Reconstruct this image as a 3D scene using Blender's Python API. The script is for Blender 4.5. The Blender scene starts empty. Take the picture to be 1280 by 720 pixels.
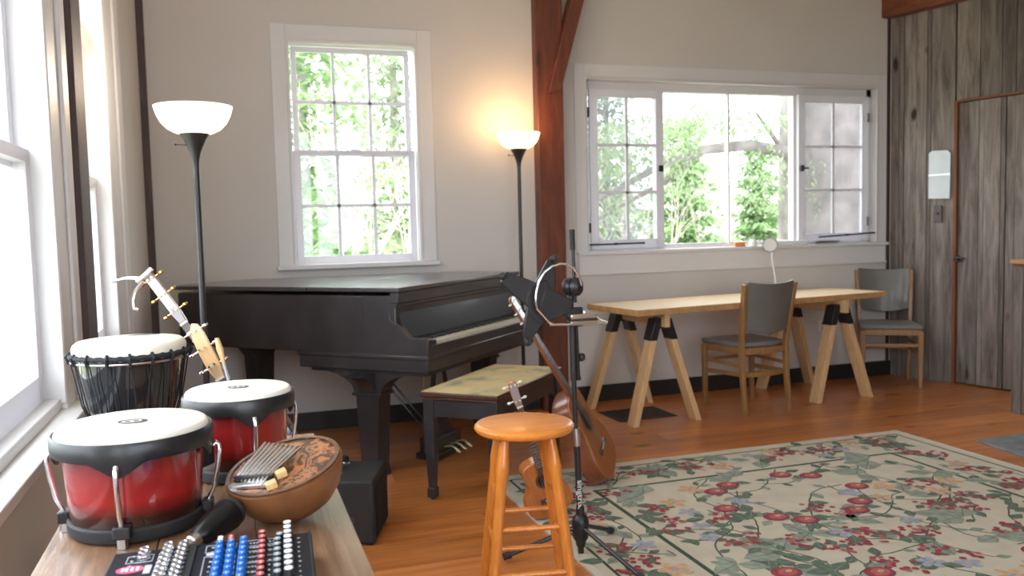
import bpy, math, random
from mathutils import Matrix, Vector
C = bpy.context.scene.collection
PI = math.pi
R = math.radians
rnd = random.Random(7)

# ------------------------------------------------------------------ materials
def new_mat(name):
    m = bpy.data.materials.new(name); m.use_nodes = True
    nt = m.node_tree; b = nt.nodes.get('Principled BSDF')
    return m, nt, b
def ln(nt, a, b): nt.links.new(a, b)
def mat(name, col, rough=.5, metal=0., coat=0., bump=0., bscale=60., var=0., vscale=6., spec=None, emit=None, es=0.):
    m, nt, b = new_mat(name)
    b.inputs['Base Color'].default_value = (*col, 1); b.inputs['Roughness'].default_value = rough
    b.inputs['Metallic'].default_value = metal; b.inputs['Coat Weight'].default_value = coat
    b.inputs['Coat Roughness'].default_value = .08
    if spec is not None: b.inputs['Specular IOR Level'].default_value = spec
    if emit: b.inputs['Emission Color'].default_value = (*emit, 1); b.inputs['Emission Strength'].default_value = es
    tc = nt.nodes.new('ShaderNodeTexCoord')
    if var > 0:
        n = nt.nodes.new('ShaderNodeTexNoise'); n.inputs['Scale'].default_value = vscale; n.inputs['Detail'].default_value = 6
        ln(nt, tc.outputs['Object'], n.inputs['Vector'])
        r = nt.nodes.new('ShaderNodeValToRGB'); ln(nt, n.outputs['Fac'], r.inputs['Fac'])
        r.color_ramp.elements[0].position = .3; r.color_ramp.elements[1].position = .7
        r.color_ramp.elements[0].color = (*[max(0, c*(1-var)) for c in col], 1)
        r.color_ramp.elements[1].color = (*[min(1, c*(1+var)) for c in col], 1)
        ln(nt, r.outputs['Color'], b.inputs['Base Color'])
    if bump > 0:
        n = nt.nodes.new('ShaderNodeTexNoise'); n.inputs['Scale'].default_value = bscale; n.inputs['Detail'].default_value = 4
        ln(nt, tc.outputs['Object'], n.inputs['Vector'])
        bp = nt.nodes.new('ShaderNodeBump'); bp.inputs['Strength'].default_value = bump; bp.inputs['Distance'].default_value = .01
        ln(nt, n.outputs['Fac'], bp.inputs['Height']); ln(nt, bp.outputs['Normal'], b.inputs['Normal'])
    return m
def wood(name, c1, c2, axis='X', rough=.4, coat=0., scale=1., island=0., knots=None, stretch=14., bump=.15, coord='Object'):
    """streaky grain running along AXIS, with optional per board variation and knots"""
    m, nt, b = new_mat(name)
    b.inputs['Roughness'].default_value = rough; b.inputs['Coat Weight'].default_value = coat; b.inputs['Coat Roughness'].default_value = .15
    tc = nt.nodes.new('ShaderNodeTexCoord'); geo = nt.nodes.new('ShaderNodeNewGeometry')
    mp = nt.nodes.new('ShaderNodeMapping'); s = [stretch*scale]*3; s['XYZ'.index(axis)] = scale
    mp.inputs['Scale'].default_value = s
    src = tc.outputs[coord]
    if island > 0:
        ad = nt.nodes.new('ShaderNodeVectorMath'); ad.operation = 'ADD'
        mu = nt.nodes.new('ShaderNodeMath'); mu.operation = 'MULTIPLY'; mu.inputs[1].default_value = 37.
        ln(nt, geo.outputs['Random Per Island'], mu.inputs[0]); ln(nt, src, ad.inputs[0]); ln(nt, mu.outputs[0], ad.inputs[1]); src = ad.outputs[0]
    ln(nt, src, mp.inputs['Vector'])
    n = nt.nodes.new('ShaderNodeTexNoise'); n.inputs['Scale'].default_value = 2.2; n.inputs['Detail'].default_value = 9; n.inputs['Roughness'].default_value = .65; n.inputs['Distortion'].default_value = .6
    ln(nt, mp.outputs['Vector'], n.inputs['Vector'])
    r = nt.nodes.new('ShaderNodeValToRGB'); r.color_ramp.elements[0].position = .32; r.color_ramp.elements[1].position = .68
    r.color_ramp.elements[0].color = (*c1, 1); r.color_ramp.elements[1].color = (*c2, 1); ln(nt, n.outputs['Fac'], r.inputs['Fac'])
    out = r.outputs['Color']
    if island > 0:
        mr = nt.nodes.new('ShaderNodeMapRange'); mr.inputs['To Min'].default_value = 1-island; mr.inputs['To Max'].default_value = 1+island
        ln(nt, geo.outputs['Random Per Island'], mr.inputs['Value'])
        mx = nt.nodes.new('ShaderNodeVectorMath'); mx.operation = 'SCALE'; ln(nt, out, mx.inputs[0]); ln(nt, mr.outputs[0], mx.inputs['Scale']); out = mx.outputs[0]
    if knots:
        mp2 = nt.nodes.new('ShaderNodeMapping'); s2 = [3.2]*3; s2['XYZ'.index(axis)] = 1.5; mp2.inputs['Scale'].default_value = s2
        ln(nt, src, mp2.inputs['Vector'])
        v = nt.nodes.new('ShaderNodeTexVoronoi'); v.inputs['Scale'].default_value = 1.35; ln(nt, mp2.outputs['Vector'], v.inputs['Vector'])
        nn = nt.nodes.new('ShaderNodeTexNoise'); nn.inputs['Scale'].default_value = 9; ln(nt, src, nn.inputs['Vector'])
        sm = nt.nodes.new('ShaderNodeMath'); sm.operation = 'MULTIPLY_ADD'; sm.inputs[1].default_value = .22; ln(nt, nn.outputs['Fac'], sm.inputs[0]); ln(nt, v.outputs['Distance'], sm.inputs[2])
        kr = nt.nodes.new('ShaderNodeValToRGB'); kr.color_ramp.elements[0].position = .17; kr.color_ramp.elements[1].position = .25
        kr.color_ramp.elements[0].color = (1, 1, 1, 1); kr.color_ramp.elements[1].color = (0, 0, 0, 1); ln(nt, sm.outputs[0], kr.inputs['Fac'])
        mm = nt.nodes.new('ShaderNodeMix'); mm.data_type = 'RGBA'; mm.inputs[7].default_value = (*knots, 1)
        ln(nt, kr.outputs['Color'], mm.inputs[0]); ln(nt, out, mm.inputs[6]); out = mm.outputs[2]
    ln(nt, out, b.inputs['Base Color'])
    if bump > 0:
        bp = nt.nodes.new('ShaderNodeBump'); bp.inputs['Strength'].default_value = bump; bp.inputs['Distance'].default_value = .004
        ln(nt, n.outputs['Fac'], bp.inputs['Height']); ln(nt, bp.outputs['Normal'], b.inputs['Normal'])
    return m
def glass_mat(name, tint=(1, 1, 1), gl=.06, haze=0.):
    m = bpy.data.materials.new(name); m.use_nodes = True; nt = m.node_tree; nt.nodes.clear()
    o = nt.nodes.new('ShaderNodeOutputMaterial'); t = nt.nodes.new('ShaderNodeBsdfTransparent'); g = nt.nodes.new('ShaderNodeBsdfGlossy')
    t.inputs['Color'].default_value = (*tint, 1); g.inputs['Roughness'].default_value = .02
    mx = nt.nodes.new('ShaderNodeMixShader'); mx.inputs[0].default_value = gl
    ln(nt, t.outputs[0], mx.inputs[1]); ln(nt, g.outputs[0], mx.inputs[2]); out = mx.outputs[0]
    if haze > 0:
        d = nt.nodes.new('ShaderNodeBsdfTranslucent'); d.inputs['Color'].default_value = (.9, .9, .92, 1)
        m2 = nt.nodes.new('ShaderNodeMixShader'); m2.inputs[0].default_value = haze; ln(nt, out, m2.inputs[1]); ln(nt, d.outputs[0], m2.inputs[2]); out = m2.outputs[0]
    ln(nt, out, o.inputs['Surface'])
    return m
def leaf_mat(name, c1, c2):
    m = bpy.data.materials.new(name); m.use_nodes = True; nt = m.node_tree; nt.nodes.clear()
    o = nt.nodes.new('ShaderNodeOutputMaterial'); d = nt.nodes.new('ShaderNodeBsdfDiffuse'); t = nt.nodes.new('ShaderNodeBsdfTranslucent')
    g = nt.nodes.new('ShaderNodeNewGeometry'); r = nt.nodes.new('ShaderNodeValToRGB')
    r.color_ramp.elements[0].color = (*c1, 1); r.color_ramp.elements[1].color = (*c2, 1)
    ln(nt, g.outputs['Random Per Island'], r.inputs['Fac']); ln(nt, r.outputs[0], d.inputs[0]); ln(nt, r.outputs[0], t.inputs[0])
    mx = nt.nodes.new('ShaderNodeMixShader'); mx.inputs[0].default_value = .5; ln(nt, d.outputs[0], mx.inputs[1]); ln(nt, t.outputs[0], mx.inputs[2]); ln(nt, mx.outputs[0], o.inputs['Surface'])
    return m

M = {}
M['wall'] = mat('plaster_wall', (.63, .598, .565), .85, var=.03, vscale=1.2, bump=.05, bscale=40)
M['white'] = mat('white_trim_paint', (.70, .69, .69), .42, var=.02, vscale=3)
M['white2'] = mat('white_sash_paint', (.68, .68, .72), .4, var=.02)
def glow_paint(name, col, k):  # translucent share makes backlit bars glow, imitating overexposed bloom
    m = mat(name, col, .42); nt = m.node_tree; o = [n for n in nt.nodes if n.type == 'OUTPUT_MATERIAL'][0]; b = nt.nodes['Principled BSDF']
    t = nt.nodes.new('ShaderNodeBsdfTranslucent'); t.inputs[0].default_value = (.9,.9,.95,1); x = nt.nodes.new('ShaderNodeMixShader'); x.inputs[0].default_value = k
    ln(nt, b.outputs[0], x.inputs[1]); ln(nt, t.outputs[0], x.inputs[2]); ln(nt, x.outputs[0], o.inputs['Surface']); return m
M['white2'] = glow_paint('white_sash_paint_glow', (.74, .73, .76), .22)
M['ceil'] = mat('ceiling_white', (.75, .72, .68), .9, var=.02)
M['floor'] = wood('pine_floor', (.42, .13, .03), (.68, .25, .068), 'X', .28, .35, .8, .22, (.13, .03, .008), bump=.06)
M['barn'] = wood('weathered_barn_boards', (.085, .068, .055), (.27, .235, .205), 'Z', .85, 0, .9, .36, (.03, .02, .015), stretch=9, bump=.6)
M['barnred'] = wood('reddish_edge_wood', (.14, .045, .02), (.26, .10, .05), 'Z', .7, 0, 1.2)
M['timber'] = wood('red_brown_timber', (.085, .022, .012), (.20, .055, .024), 'Z', .5, .1, 1.3, .0, (.05, .012, .007), stretch=7, bump=.3)
M['timberx'] = wood('red_brown_timber_beam', (.12, .03, .014), (.25, .075, .03), 'Y', .5, .1, 1.3, .0, None, stretch=7, bump=.3)
M['dtimber'] = wood('dark_plum_timber', (.045, .026, .026), (.10, .06, .058), 'Z', .6, 0, 1.3, stretch=7)
M['base'] = mat('charcoal_baseboard', (.022, .02, .02), .5)
M['piano'] = mat('worn_black_lacquer', (.030, .027, .029), .36, coat=.25, var=.35, vscale=5, bump=.05, bscale=30)
M['pianolid'] = mat('worn_black_lid', (.05, .047, .05), .3, coat=.6, var=.2, vscale=4)
M['felt'] = mat('black_fallboard', (.008, .008, .009), .5, coat=.15)
M['ivory'] = mat('ivory', (.78, .74, .62), .35, coat=.3)
M['ebony'] = mat('ebony', (.012, .012, .012), .3, coat=.3)
M['brass'] = mat('brass', (.45, .38, .22), .4, 1.)
M['gold'] = mat('gold', (.85, .6, .2), .25, 1.)
M['chrome'] = mat('chrome', (.86, .87, .90), .2, 1.)
M['steel'] = mat('steel', (.6, .6, .62), .3, 1.)
M['nickel'] = mat('warm_nickel', (.72, .68, .60), .22, 1.)
M['black'] = mat('black_plastic', (.014, .014, .016), .4, coat=.1)
M['blackm'] = mat('black_satin_metal', (.018, .018, .02), .35, coat=.25)
M['blackt'] = mat('black_tolex', (.016, .017, .02), .6, bump=.5, bscale=260, coat=.1)
M['grille'] = mat('black_grille_cloth', (.008, .008, .009), .9, bump=.6, bscale=500)
M['rubber'] = mat('black_rubber', (.02, .02, .022), .7)
M['maple'] = wood('maple', (.62, .36, .15), (.78, .50, .24), 'Z', .35, .3, 2.)
M['rosewood'] = wood('rosewood', (.06, .025, .015), (.14, .06, .03), 'Z', .3, .6, 3.)
M['mahog'] = wood('mahogany', (.16, .045, .018), (.28, .09, .035), 'Z', .3, .5, 3.)
M['spruce'] = wood('amber_spruce', (.30, .095, .026), (.42, .15, .045), 'Z', .25, .5, 3.)
M['uke'] = wood('orange_ukulele_wood', (.42, .125, .03), (.58, .20, .05), 'Z', .25, .5, 3.)
M['stool'] = wood('orange_varnished_pine', (.64, .20, .025), (.80, .29, .05), 'X', .38, .3, 2.5, bump=.04)
M['stoolz'] = wood('orange_varnished_turned', (.56, .17, .022), (.74, .27, .045), 'Z', .28, .5, 2.5, bump=.04)
M['pinex'] = wood('pale_pine_board', (.74, .55, .30), (.84, .66, .40), 'X', .45, .1, 1.3, 0, None, bump=.06)
M['pinez'] = wood('raw_pine_stud', (.58, .36, .17), (.74, .49, .26), 'Z', .6, 0, 1.6, 0, (.30, .14, .05), bump=.1)
M['pineend'] = mat('pine_plywood_edge', (.50, .28, .11), .6, var=.2, vscale=20)
M['chairw'] = wood('honey_chair_wood', (.24, .12, .04), (.36, .19, .07), 'Z', .4, .15, 2.)
M['vinyl'] = mat('grey_green_vinyl', (.15, .145, .128), .42, coat=.15, bump=.15, bscale=120, var=.08)
M['vinylseat'] = mat('grey_seat_vinyl', (.19, .19, .185), .35, coat=.25, bump=.1, bscale=120, var=.1)
M['table'] = wood('worn_brown_table', (.14, .072, .036), (.34, .19, .105), 'Y', .4, .35, 1.6, 0, None, stretch=16, bump=.3)
M['head'] = mat('cream_drumhead', (.80, .77, .70), .45, coat=.1, bump=.12, bscale=250)
M['skin'] = mat('goatskin', (.78, .73, .62), .6, var=.08, vscale=10, bump=.1, bscale=60)
M['djshell'] = mat('black_gloss_shell', (.012, .014, .017), .12, coat=.8)
M['rope'] = mat('black_cord', (.012, .013, .018), .7, bump=.6, bscale=300)
M['gourd'] = mat('brown_gourd', (.17, .066, .024), .35, coat=.3, var=.35, vscale=9)
M['lampblack'] = mat('lamp_charcoal_metal', (.022, .022, .024), .4, coat=.1)
M['skysheen'] = mat('painted_sky_sheen', (.34,.30,.31), .2, coat=1.)  # pale colour stands in for sky reflected on headstock faces
M['lime'] = mat('desk_lamp_grey', (.35, .38, .42), .35, coat=.2)
M['paper'] = mat('paper_white', (.8, .8, .78), .7, var=.02)
M['plate'] = mat('pale_frosted_sheet', (.50, .56, .54), .25, coat=.3, var=.06, vscale=8)
M['orange'] = mat('orange_plastic', (.8, .28, .08), .5)
M['stone'] = mat('grey_stone', (.20, .215, .23), .7, var=.25, vscale=14, bump=.3, bscale=40)
M['bark'] = mat('grey_bark', (.20, .175, .165), .9, var=.35, vscale=5, bump=.8, bscale=12)
M['hazebark'] = mat('hazed_bark', (.38, .34, .31), .9, var=.2)  # conifer bark lightened to paint in the washed-out haze
M['twig'] = mat('pale_twig', (.46, .39, .34), .9, var=.2)
M['leafa'] = leaf_mat('hazed_needles', (.22, .31, .15), (.42, .50, .32))  # all three needle colours paled to paint in outdoor haze
M['leafb'] = leaf_mat('bright_needles', (.24, .36, .15), (.40, .54, .29))
M['leafc'] = leaf_mat('bluish_needles', (.24, .30, .24), (.40, .45, .40))
M['grass'] = mat('spring_ground', (.34, .34, .22), .95, var=.3, vscale=.6)
M['hill'] = mat('pale_woods', (.44, .46, .36), 1., var=.25, vscale=.6)
M['glass'] = glass_mat('window_glass', (.97, .98, .98), .05)
M['glassd'] = glass_mat('dusty_glass', (.76, .76, .77), .06, .03)

def shell_mat():
    m, nt, b = new_mat('red_burst_lacquer')
    tc = nt.nodes.new('ShaderNodeTexCoord'); sx = nt.nodes.new('ShaderNodeSeparateXYZ'); ln(nt, tc.outputs['Generated'], sx.inputs[0])
    r = nt.nodes.new('ShaderNodeValToRGB'); e = r.color_ramp.elements
    e[0].position = 0; e[0].color = (.012, .004, .004, 1); e[1].position = 1; e[1].color = (.10, .008, .008, 1)
    for p, c in ((.18, (.03, .005, .004, 1)), (.42, (.36, .018, .016, 1)), (.72, (.30, .018, .017, 1))):
        k = e.new(p); k.color = c
    ln(nt, sx.outputs['Z'], r.inputs['Fac'])
    n = nt.nodes.new('ShaderNodeTexNoise'); n.inputs['Scale'].default_value = 3; mp = nt.nodes.new('ShaderNodeMapping'); mp.inputs['Scale'].default_value = (8, 8, .5)
    ln(nt, tc.outputs['Object'], mp.inputs[0]); ln(nt, mp.outputs[0], n.inputs[0])
    mx = nt.nodes.new('ShaderNodeMix'); mx.data_type = 'RGBA'; mx.blend_type = 'MULTIPLY'; mx.inputs[0].default_value = .35
    ln(nt, r.outputs[0], mx.inputs[6]); ln(nt, n.outputs['Fac'], mx.inputs[7]); ln(nt, mx.outputs[2], b.inputs['Base Color'])
    b.inputs['Roughness'].default_value = .22; b.inputs['Coat Weight'].default_value = 1; b.inputs['Coat Roughness'].default_value = .03
    return m
M['burst'] = shell_mat()
def carved_mat():
    m, nt, b = new_mat('carved_face')
    tc = nt.nodes.new('ShaderNodeTexCoord')
    n = nt.nodes.new('ShaderNodeTexNoise'); n.inputs['Scale'].default_value = 22; n.inputs['Detail'].default_value = 2; n.inputs['Distortion'].default_value = 2.6
    ln(nt, tc.outputs['Object'], n.inputs[0])
    r = nt.nodes.new('ShaderNodeValToRGB'); e = r.color_ramp.elements
    e[0].position = .44; e[0].color = (.035, .013, .006, 1); e[1].position = .52; e[1].color = (.34, .13, .04, 1)
    k = e.new(.60); k.color = (.24, .075, .022, 1); k = e.new(.66); k.color = (.05, .018, .008, 1)
    ln(nt, n.outputs['Fac'], r.inputs['Fac']); ln(nt, r.outputs[0], b.inputs['Base Color'])
    bp = nt.nodes.new('ShaderNodeBump'); bp.inputs['Strength'].default_value = .6; bp.inputs['Distance'].default_value = .003
    ln(nt, n.outputs['Fac'], bp.inputs['Height']); ln(nt, bp.outputs[0], b.inputs['Normal'])
    b.inputs['Roughness'].default_value = .4; b.inputs['Coat Weight'].default_value = .2
    return m
M['carved'] = carved_mat()
def tapestry_mat():
    m, nt, b = new_mat('faded_tapestry')
    tc = nt.nodes.new('ShaderNodeTexCoord')
    n = nt.nodes.new('ShaderNodeTexNoise'); n.inputs['Scale'].default_value = 7; n.inputs['Detail'].default_value = 5
    ln(nt, tc.outputs['Object'], n.inputs[0])
    r = nt.nodes.new('ShaderNodeValToRGB'); e = r.color_ramp.elements
    e[0].position = .36; e[0].color = (.30, .29, .20, 1); e[1].position = .62; e[1].color = (.62, .50, .26, 1)
    k = e.new(.46); k.color = (.54, .44, .23, 1)
    ln(nt, n.outputs['Fac'], r.inputs['Fac']); ln(nt, r.outputs[0], b.inputs['Base Color']); b.inputs['Roughness'].default_value = .9
    n2 = nt.nodes.new('ShaderNodeTexNoise'); n2.inputs['Scale'].default_value = 180; ln(nt, tc.outputs['Object'], n2.inputs[0])
    bp = nt.nodes.new('ShaderNodeBump'); bp.inputs['Strength'].default_value = .4; bp.inputs['Distance'].default_value = .004; ln(nt, n2.outputs['Fac'], bp.inputs['Height']); ln(nt, bp.outputs[0], b.inputs['Normal'])
    return m
M['tapestry'] = tapestry_mat()
def bowl_mat(name, col, es):
    m = bpy.data.materials.new(name); m.use_nodes = True; nt = m.node_tree; nt.nodes.clear()
    o = nt.nodes.new('ShaderNodeOutputMaterial'); t = nt.nodes.new('ShaderNodeBsdfTranslucent'); d = nt.nodes.new('ShaderNodeBsdfDiffuse'); em = nt.nodes.new('ShaderNodeEmission')
    t.inputs[0].default_value = (.9, .85, .75, 1); d.inputs[0].default_value = (.8, .76, .7, 1); em.inputs[0].default_value = (*col, 1); em.inputs[1].default_value = es
    a = nt.nodes.new('ShaderNodeMixShader'); ln(nt, t.outputs[0], a.inputs[1]); ln(nt, d.outputs[0], a.inputs[2])
    s = nt.nodes.new('ShaderNodeAddShader'); ln(nt, a.outputs[0], s.inputs[0]); ln(nt, em.outputs[0], s.inputs[1]); ln(nt, s.outputs[0], o.inputs['Surface'])
    return m
M['bowl'] = bowl_mat('lit_alabaster_bowl', (1., .78, .48), .55)
M['bowl2'] = bowl_mat('lit_white_bowl', (1., .88, .70), .62)

# ------------------------------------------------------------------ mesh builder
class MB:
    def __init__(s): s.v = []; s.f = []; s.m = []; s.mi = 0
    def add(s, vs, fs, T=None):
        o = len(s.v); s.v += [tuple(T @ Vector(p)) if T is not None else tuple(p) for p in vs]
        s.f += [tuple(i+o for i in f) for f in fs]; s.m += [s.mi]*len(fs); return s
    def box(s, x0, x1, y0, y1, z0, z1, T=None):
        return s.add([(x0,y0,z0),(x1,y0,z0),(x1,y1,z0),(x0,y1,z0),(x0,y0,z1),(x1,y0,z1),(x1,y1,z1),(x0,y1,z1)],
                     [(0,3,2,1),(4,5,6,7),(0,1,5,4),(1,2,6,5),(2,3,7,6),(3,0,4,7)], T)
    def tube(s, path, r, seg=8, cap=True, T=None, closed=False):
        P = [Vector(p) for p in path]; n = len(P); rs = r if isinstance(r, (list, tuple)) else [r]*n
        vs = []; up = None
        for i, p in enumerate(P):
            a = P[(i-1) % n] if (closed or i > 0) else P[i]; b = P[(i+1) % n] if (closed or i < n-1) else P[i]
            t = (b-a).normalized()
            if up is None:
                up = Vector((0,0,1)) if abs(t.z) < .9 else Vector((1,0,0))
            x = up - t*up.dot(t)
            if x.length < 1e-5: x = Vector((0,1,0)) - t*t.y
            x.normalize(); y = t.cross(x); up = x
            for k in range(seg):
                a_ = 2*PI*k/seg; vs.append(p + x*math.cos(a_)*rs[i] + y*math.sin(a_)*rs[i])
        fs = []
        for i in range(n if closed else n-1):
            j = (i+1) % n
            for k in range(seg): fs.append((i*seg+k, i*seg+(k+1)%seg, j*seg+(k+1)%seg, j*seg+k))
        if cap and not closed: fs.append(tuple(reversed(range(seg)))); fs.append(tuple((n-1)*seg+k for k in range(seg)))
        return s.add(vs, fs, T)
    def lathe(s, prof, seg=32, T=None, cap=True):
        vs = []; fs = []
        for r, z in prof:
            for k in range(seg): a = 2*PI*k/seg; vs.append((max(r,1e-5)*math.cos(a), max(r,1e-5)*math.sin(a), z))
        for i in range(len(prof)-1):
            for k in range(seg): fs.append((i*seg+k, i*seg+(k+1)%seg, (i+1)*seg+(k+1)%seg, (i+1)*seg+k))
        if cap: fs.append(tuple(reversed(range(seg)))); fs.append(tuple((len(prof)-1)*seg+k for k in range(seg)))
        return s.add(vs, fs, T)
    def prism(s, poly, a, b, plane='xy', T=None):
        """poly in PLANE, extruded from a to b on the third axis"""
        def q(u, w, h): return {'xy': (u,w,h), 'yz': (h,u,w), 'xz': (u,h,w)}[plane]
        n = len(poly); vs = [q(u,w,a) for u,w in poly]+[q(u,w,b) for u,w in poly]
        fs = [tuple(reversed(range(n))), tuple(range(n, 2*n))]+[(i,(i+1)%n,n+(i+1)%n,n+i) for i in range(n)]
        return s.add(vs, fs, T)
    def beam(s, p, q, w, d, up=(0,0,1)):
        """square bar from p to q, w across, d along the up-ish side"""
        p = Vector(p); q = Vector(q); t = (q-p).normalized(); u = Vector(up); u = (u-t*u.dot(t)).normalized(); x = t.cross(u)
        vs = []
        for c in (p, q):
            for a, b in ((-1,-1),(1,-1),(1,1),(-1,1)): vs.append(c+x*a*w/2+u*b*d/2)
        return s.add(vs, [(3,2,1,0),(4,5,6,7),(0,1,5,4),(1,2,6,5),(2,3,7,6),(3,0,4,7)])
    def build(s, name, m, parent=None, bevel=0., smooth=40, sub=0):
        me = bpy.data.meshes.new(name); me.from_pydata(s.v, [], s.f); me.update()
        ms = m if isinstance(m, (list, tuple)) else [m]
        for x in ms: me.materials.append(x)
        for p, i in zip(me.polygons, s.m): p.material_index = i
        import bmesh
        bm = bmesh.new(); bm.from_mesh(me); bmesh.ops.recalc_face_normals(bm, faces=bm.faces); bm.to_mesh(me); bm.free()
        if smooth:
            for p in me.polygons: p.use_smooth = True
            try: me.set_sharp_from_angle(angle=R(smooth))
            except Exception: pass
        o = bpy.data.objects.new(name, me); C.objects.link(o)
        if parent is not None: o.parent = parent
        if bevel:
            b = o.modifiers.new('bevel', 'BEVEL'); b.width = bevel; b.segments = 2; b.limit_method = 'ANGLE'; b.angle_limit = R(50)
        if sub:
            b = o.modifiers.new('sub', 'SUBSURF'); b.levels = sub; b.render_levels = sub
        return o
def tag(o, label, cat, group=None, kind=None):
    o['label'] = label; o['category'] = cat
    if group: o['group'] = group
    if kind: o['kind'] = kind
    return o
def struct(o): o['kind'] = 'structure'; return o
def thing(name, label, cat, loc=(0,0,0), rotz=0, group=None, mw=None):
    o = bpy.data.objects.new(name, None); C.objects.link(o); o.empty_display_size = .1
    if mw is not None: o.matrix_world = mw
    else: o.location = loc; o.rotation_euler = (0,0,rotz)
    return tag(o, label, cat, group)
def dup(root, label=None, loc=None, rotz=None, mw=None):
    r = root.copy(); C.objects.link(r)
    if label: r['label'] = label
    if mw is not None: r.matrix_world = mw
    if loc is not None: r.location = loc
    if rotz is not None: r.rotation_euler = (0,0,rotz)
    for ch in list(root.children):
        c = ch.copy(); C.objects.link(c); c.parent = r
        for g in ch.children:
            d = g.copy(); C.objects.link(d); d.parent = c
    return r
def frame(origin, x, z):
    """matrix with columns x, y, z (z kept, x made square to it)"""
    z = Vector(z).normalized(); x = Vector(x); x = (x - z*x.dot(z)).normalized(); y = z.cross(x)
    m = Matrix.Identity(4)
    for i in range(3): m[i][0] = x[i]; m[i][1] = y[i]; m[i][2] = z[i]; m[i][3] = origin[i]
    return m
def text_mesh(body, size, name, m, parent, mw, ext=.0004, bold=0.):
    cu = bpy.data.curves.new('t', 'FONT'); cu.body = body; cu.size = size; cu.extrude = ext; cu.align_x = 'LEFT'; cu.align_y = 'CENTER'; cu.offset = bold
    t = bpy.data.objects.new('t', cu); C.objects.link(t); dg = bpy.context.evaluated_depsgraph_get()
    me = bpy.data.meshes.new_from_object(t.evaluated_get(dg)); bpy.data.objects.remove(t); me.name = name
    me.materials.clear(); me.materials.append(m)
    o = bpy.data.objects.new(name, me); C.objects.link(o); o.parent = parent; o.matrix_local = mw
    return o

# ------------------------------------------------------------------ camera
f_px, pit, rol, yaw, H = 1076.5, .0705, -.02385, .31615, 1.30
cy, sy = math.cos(yaw), math.sin(yaw)
X = Vector((cy,-sy,0)); Z = Vector((sy,cy,0)); Y = Vector((0,0,-1))
c, s_ = math.cos(pit), math.sin(pit); Y, Z = Y*c - Z*s_, Y*s_ + Z*c
c, s_ = math.cos(rol), math.sin(rol); X, Y = X*c - Y*s_, X*s_ + Y*c
cam = bpy.data.cameras.new('camera'); cam.sensor_width = 36; cam.lens = f_px/1280*36; cam.clip_start = .05; cam.clip_end = 300
co = bpy.data.objects.new('camera', cam); C.objects.link(co)
mw = Matrix.Identity(4)
for i in range(3): mw[i][0] = X[i]; mw[i][1] = -Y[i]; mw[i][2] = -Z[i]
mw[2][3] = H; co.matrix_world = mw; bpy.context.scene.camera = co
cam.dof.use_dof = True; cam.dof.focus_distance = 1.9; cam.dof.aperture_fstop = 6.3

# ------------------------------------------------------------------ the room
XL, YB, YB2 = -.47, 5.74, 5.81
WC = Vector((5.20, 5.81, 0)); WD = Vector((.2356, -.9719, 0)).normalized(); WN = Vector((-.9719, -.2356, 0)).normalized()  # right wall: corner, run, normal into the room
TOP = 3.45; YF = -2.2
def wallp(s, z, d=0): p = WC + WD*s + WN*d; return (p.x, p.y, z)
WM = Matrix(((WD.x, -WN.x, 0, WC.x), (WD.y, -WN.y, 0, WC.y), (0, 0, 1, 0), (0, 0, 0, 1)))   # local x along the wall, -y into the room

b = MB(); w0 = -.62; y = YF
r2 = random.Random(3)
yy = YF
while yy < 6.0:
    wd = r2.choice((.17, .20, .23, .26)); x = w0 - r2.random()*2
    while x < 7.4:
        L = 2.2 + r2.random()*2.4
        x0 = max(x, w0); x1 = min(x+L, 7.4)
        if x1 - x0 > .05: b.box(x0+.0008, x1-.0008, yy+.0012, min(yy+wd, 6.0)-.0012, -.03, 0)
        x += L
    yy += wd
b.build('floor', M['floor'], smooth=0); struct(bpy.data.objects['floor'])
o = MB().box(-.7, 7.5, YF, 6.1, TOP, TOP+.1).build('ceiling', M['ceil'], smooth=0); struct(o)

# left wall with two tall windows (and two more behind the camera's back)
LW = [(.95, 2.66), (3.16, 3.93), (-.9, .65)]   # openings along y
LZ0, LZ1 = .84, 2.75
def wall_along_y(x0, x1, ya, yb, z0, z1, holes, zz):
    b = MB(); cur = ya
    for h0, h1 in sorted(holes):
        b.box(x0, x1, cur, h0, z0, z1); b.box(x0, x1, h0, h1, z0, zz[0]); b.box(x0, x1, h0, h1, zz[1], z1); cur = h1
    b.box(x0, x1, cur, yb, z0, z1); return b
o = wall_along_y(XL-.14, XL, YF, 5.9, -.03, TOP, LW, (LZ0, LZ1)).build('wall_left', M['wall'], smooth=0); struct(o)
# far wall: plain bay and window bay set a little deeper
b = MB()
def wall_along_x(b, y0, y1, xa, xb, z0, z1, holes):
    cur = xa
    for h0, h1, a0, a1 in holes:
        b.box(cur, h0, y0, y1, z0, z1); b.box(h0, h1, y0, y1, z0, a0); b.box(h0, h1, y0, y1, a1, z1); cur = h1
    b.box(cur, xb, y0, y1, z0, z1)
wall_along_x(b, YB, YB+.16, XL-.14, 2.14, -.03, TOP, [(.41, 1.235, 1.085, 2.515)])
wall_along_x(b, YB2, YB2+.16, 2.14, 5.5, -.03, TOP, [(2.49, 5.055, 1.105, 2.355)])
o = b.build('wall_back', M['wall'], smooth=0); struct(o)
# end wall behind the viewpoint, with an added glazed opening for fill light
b = MB(); wall_along_x(b, YF-.12, YF, XL-.14, 7.4, -.03, TOP, [(-.3, 2.1, .75, 2.9)])
o = b.build('wall_front', M['wall'], smooth=0); struct(o)

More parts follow.
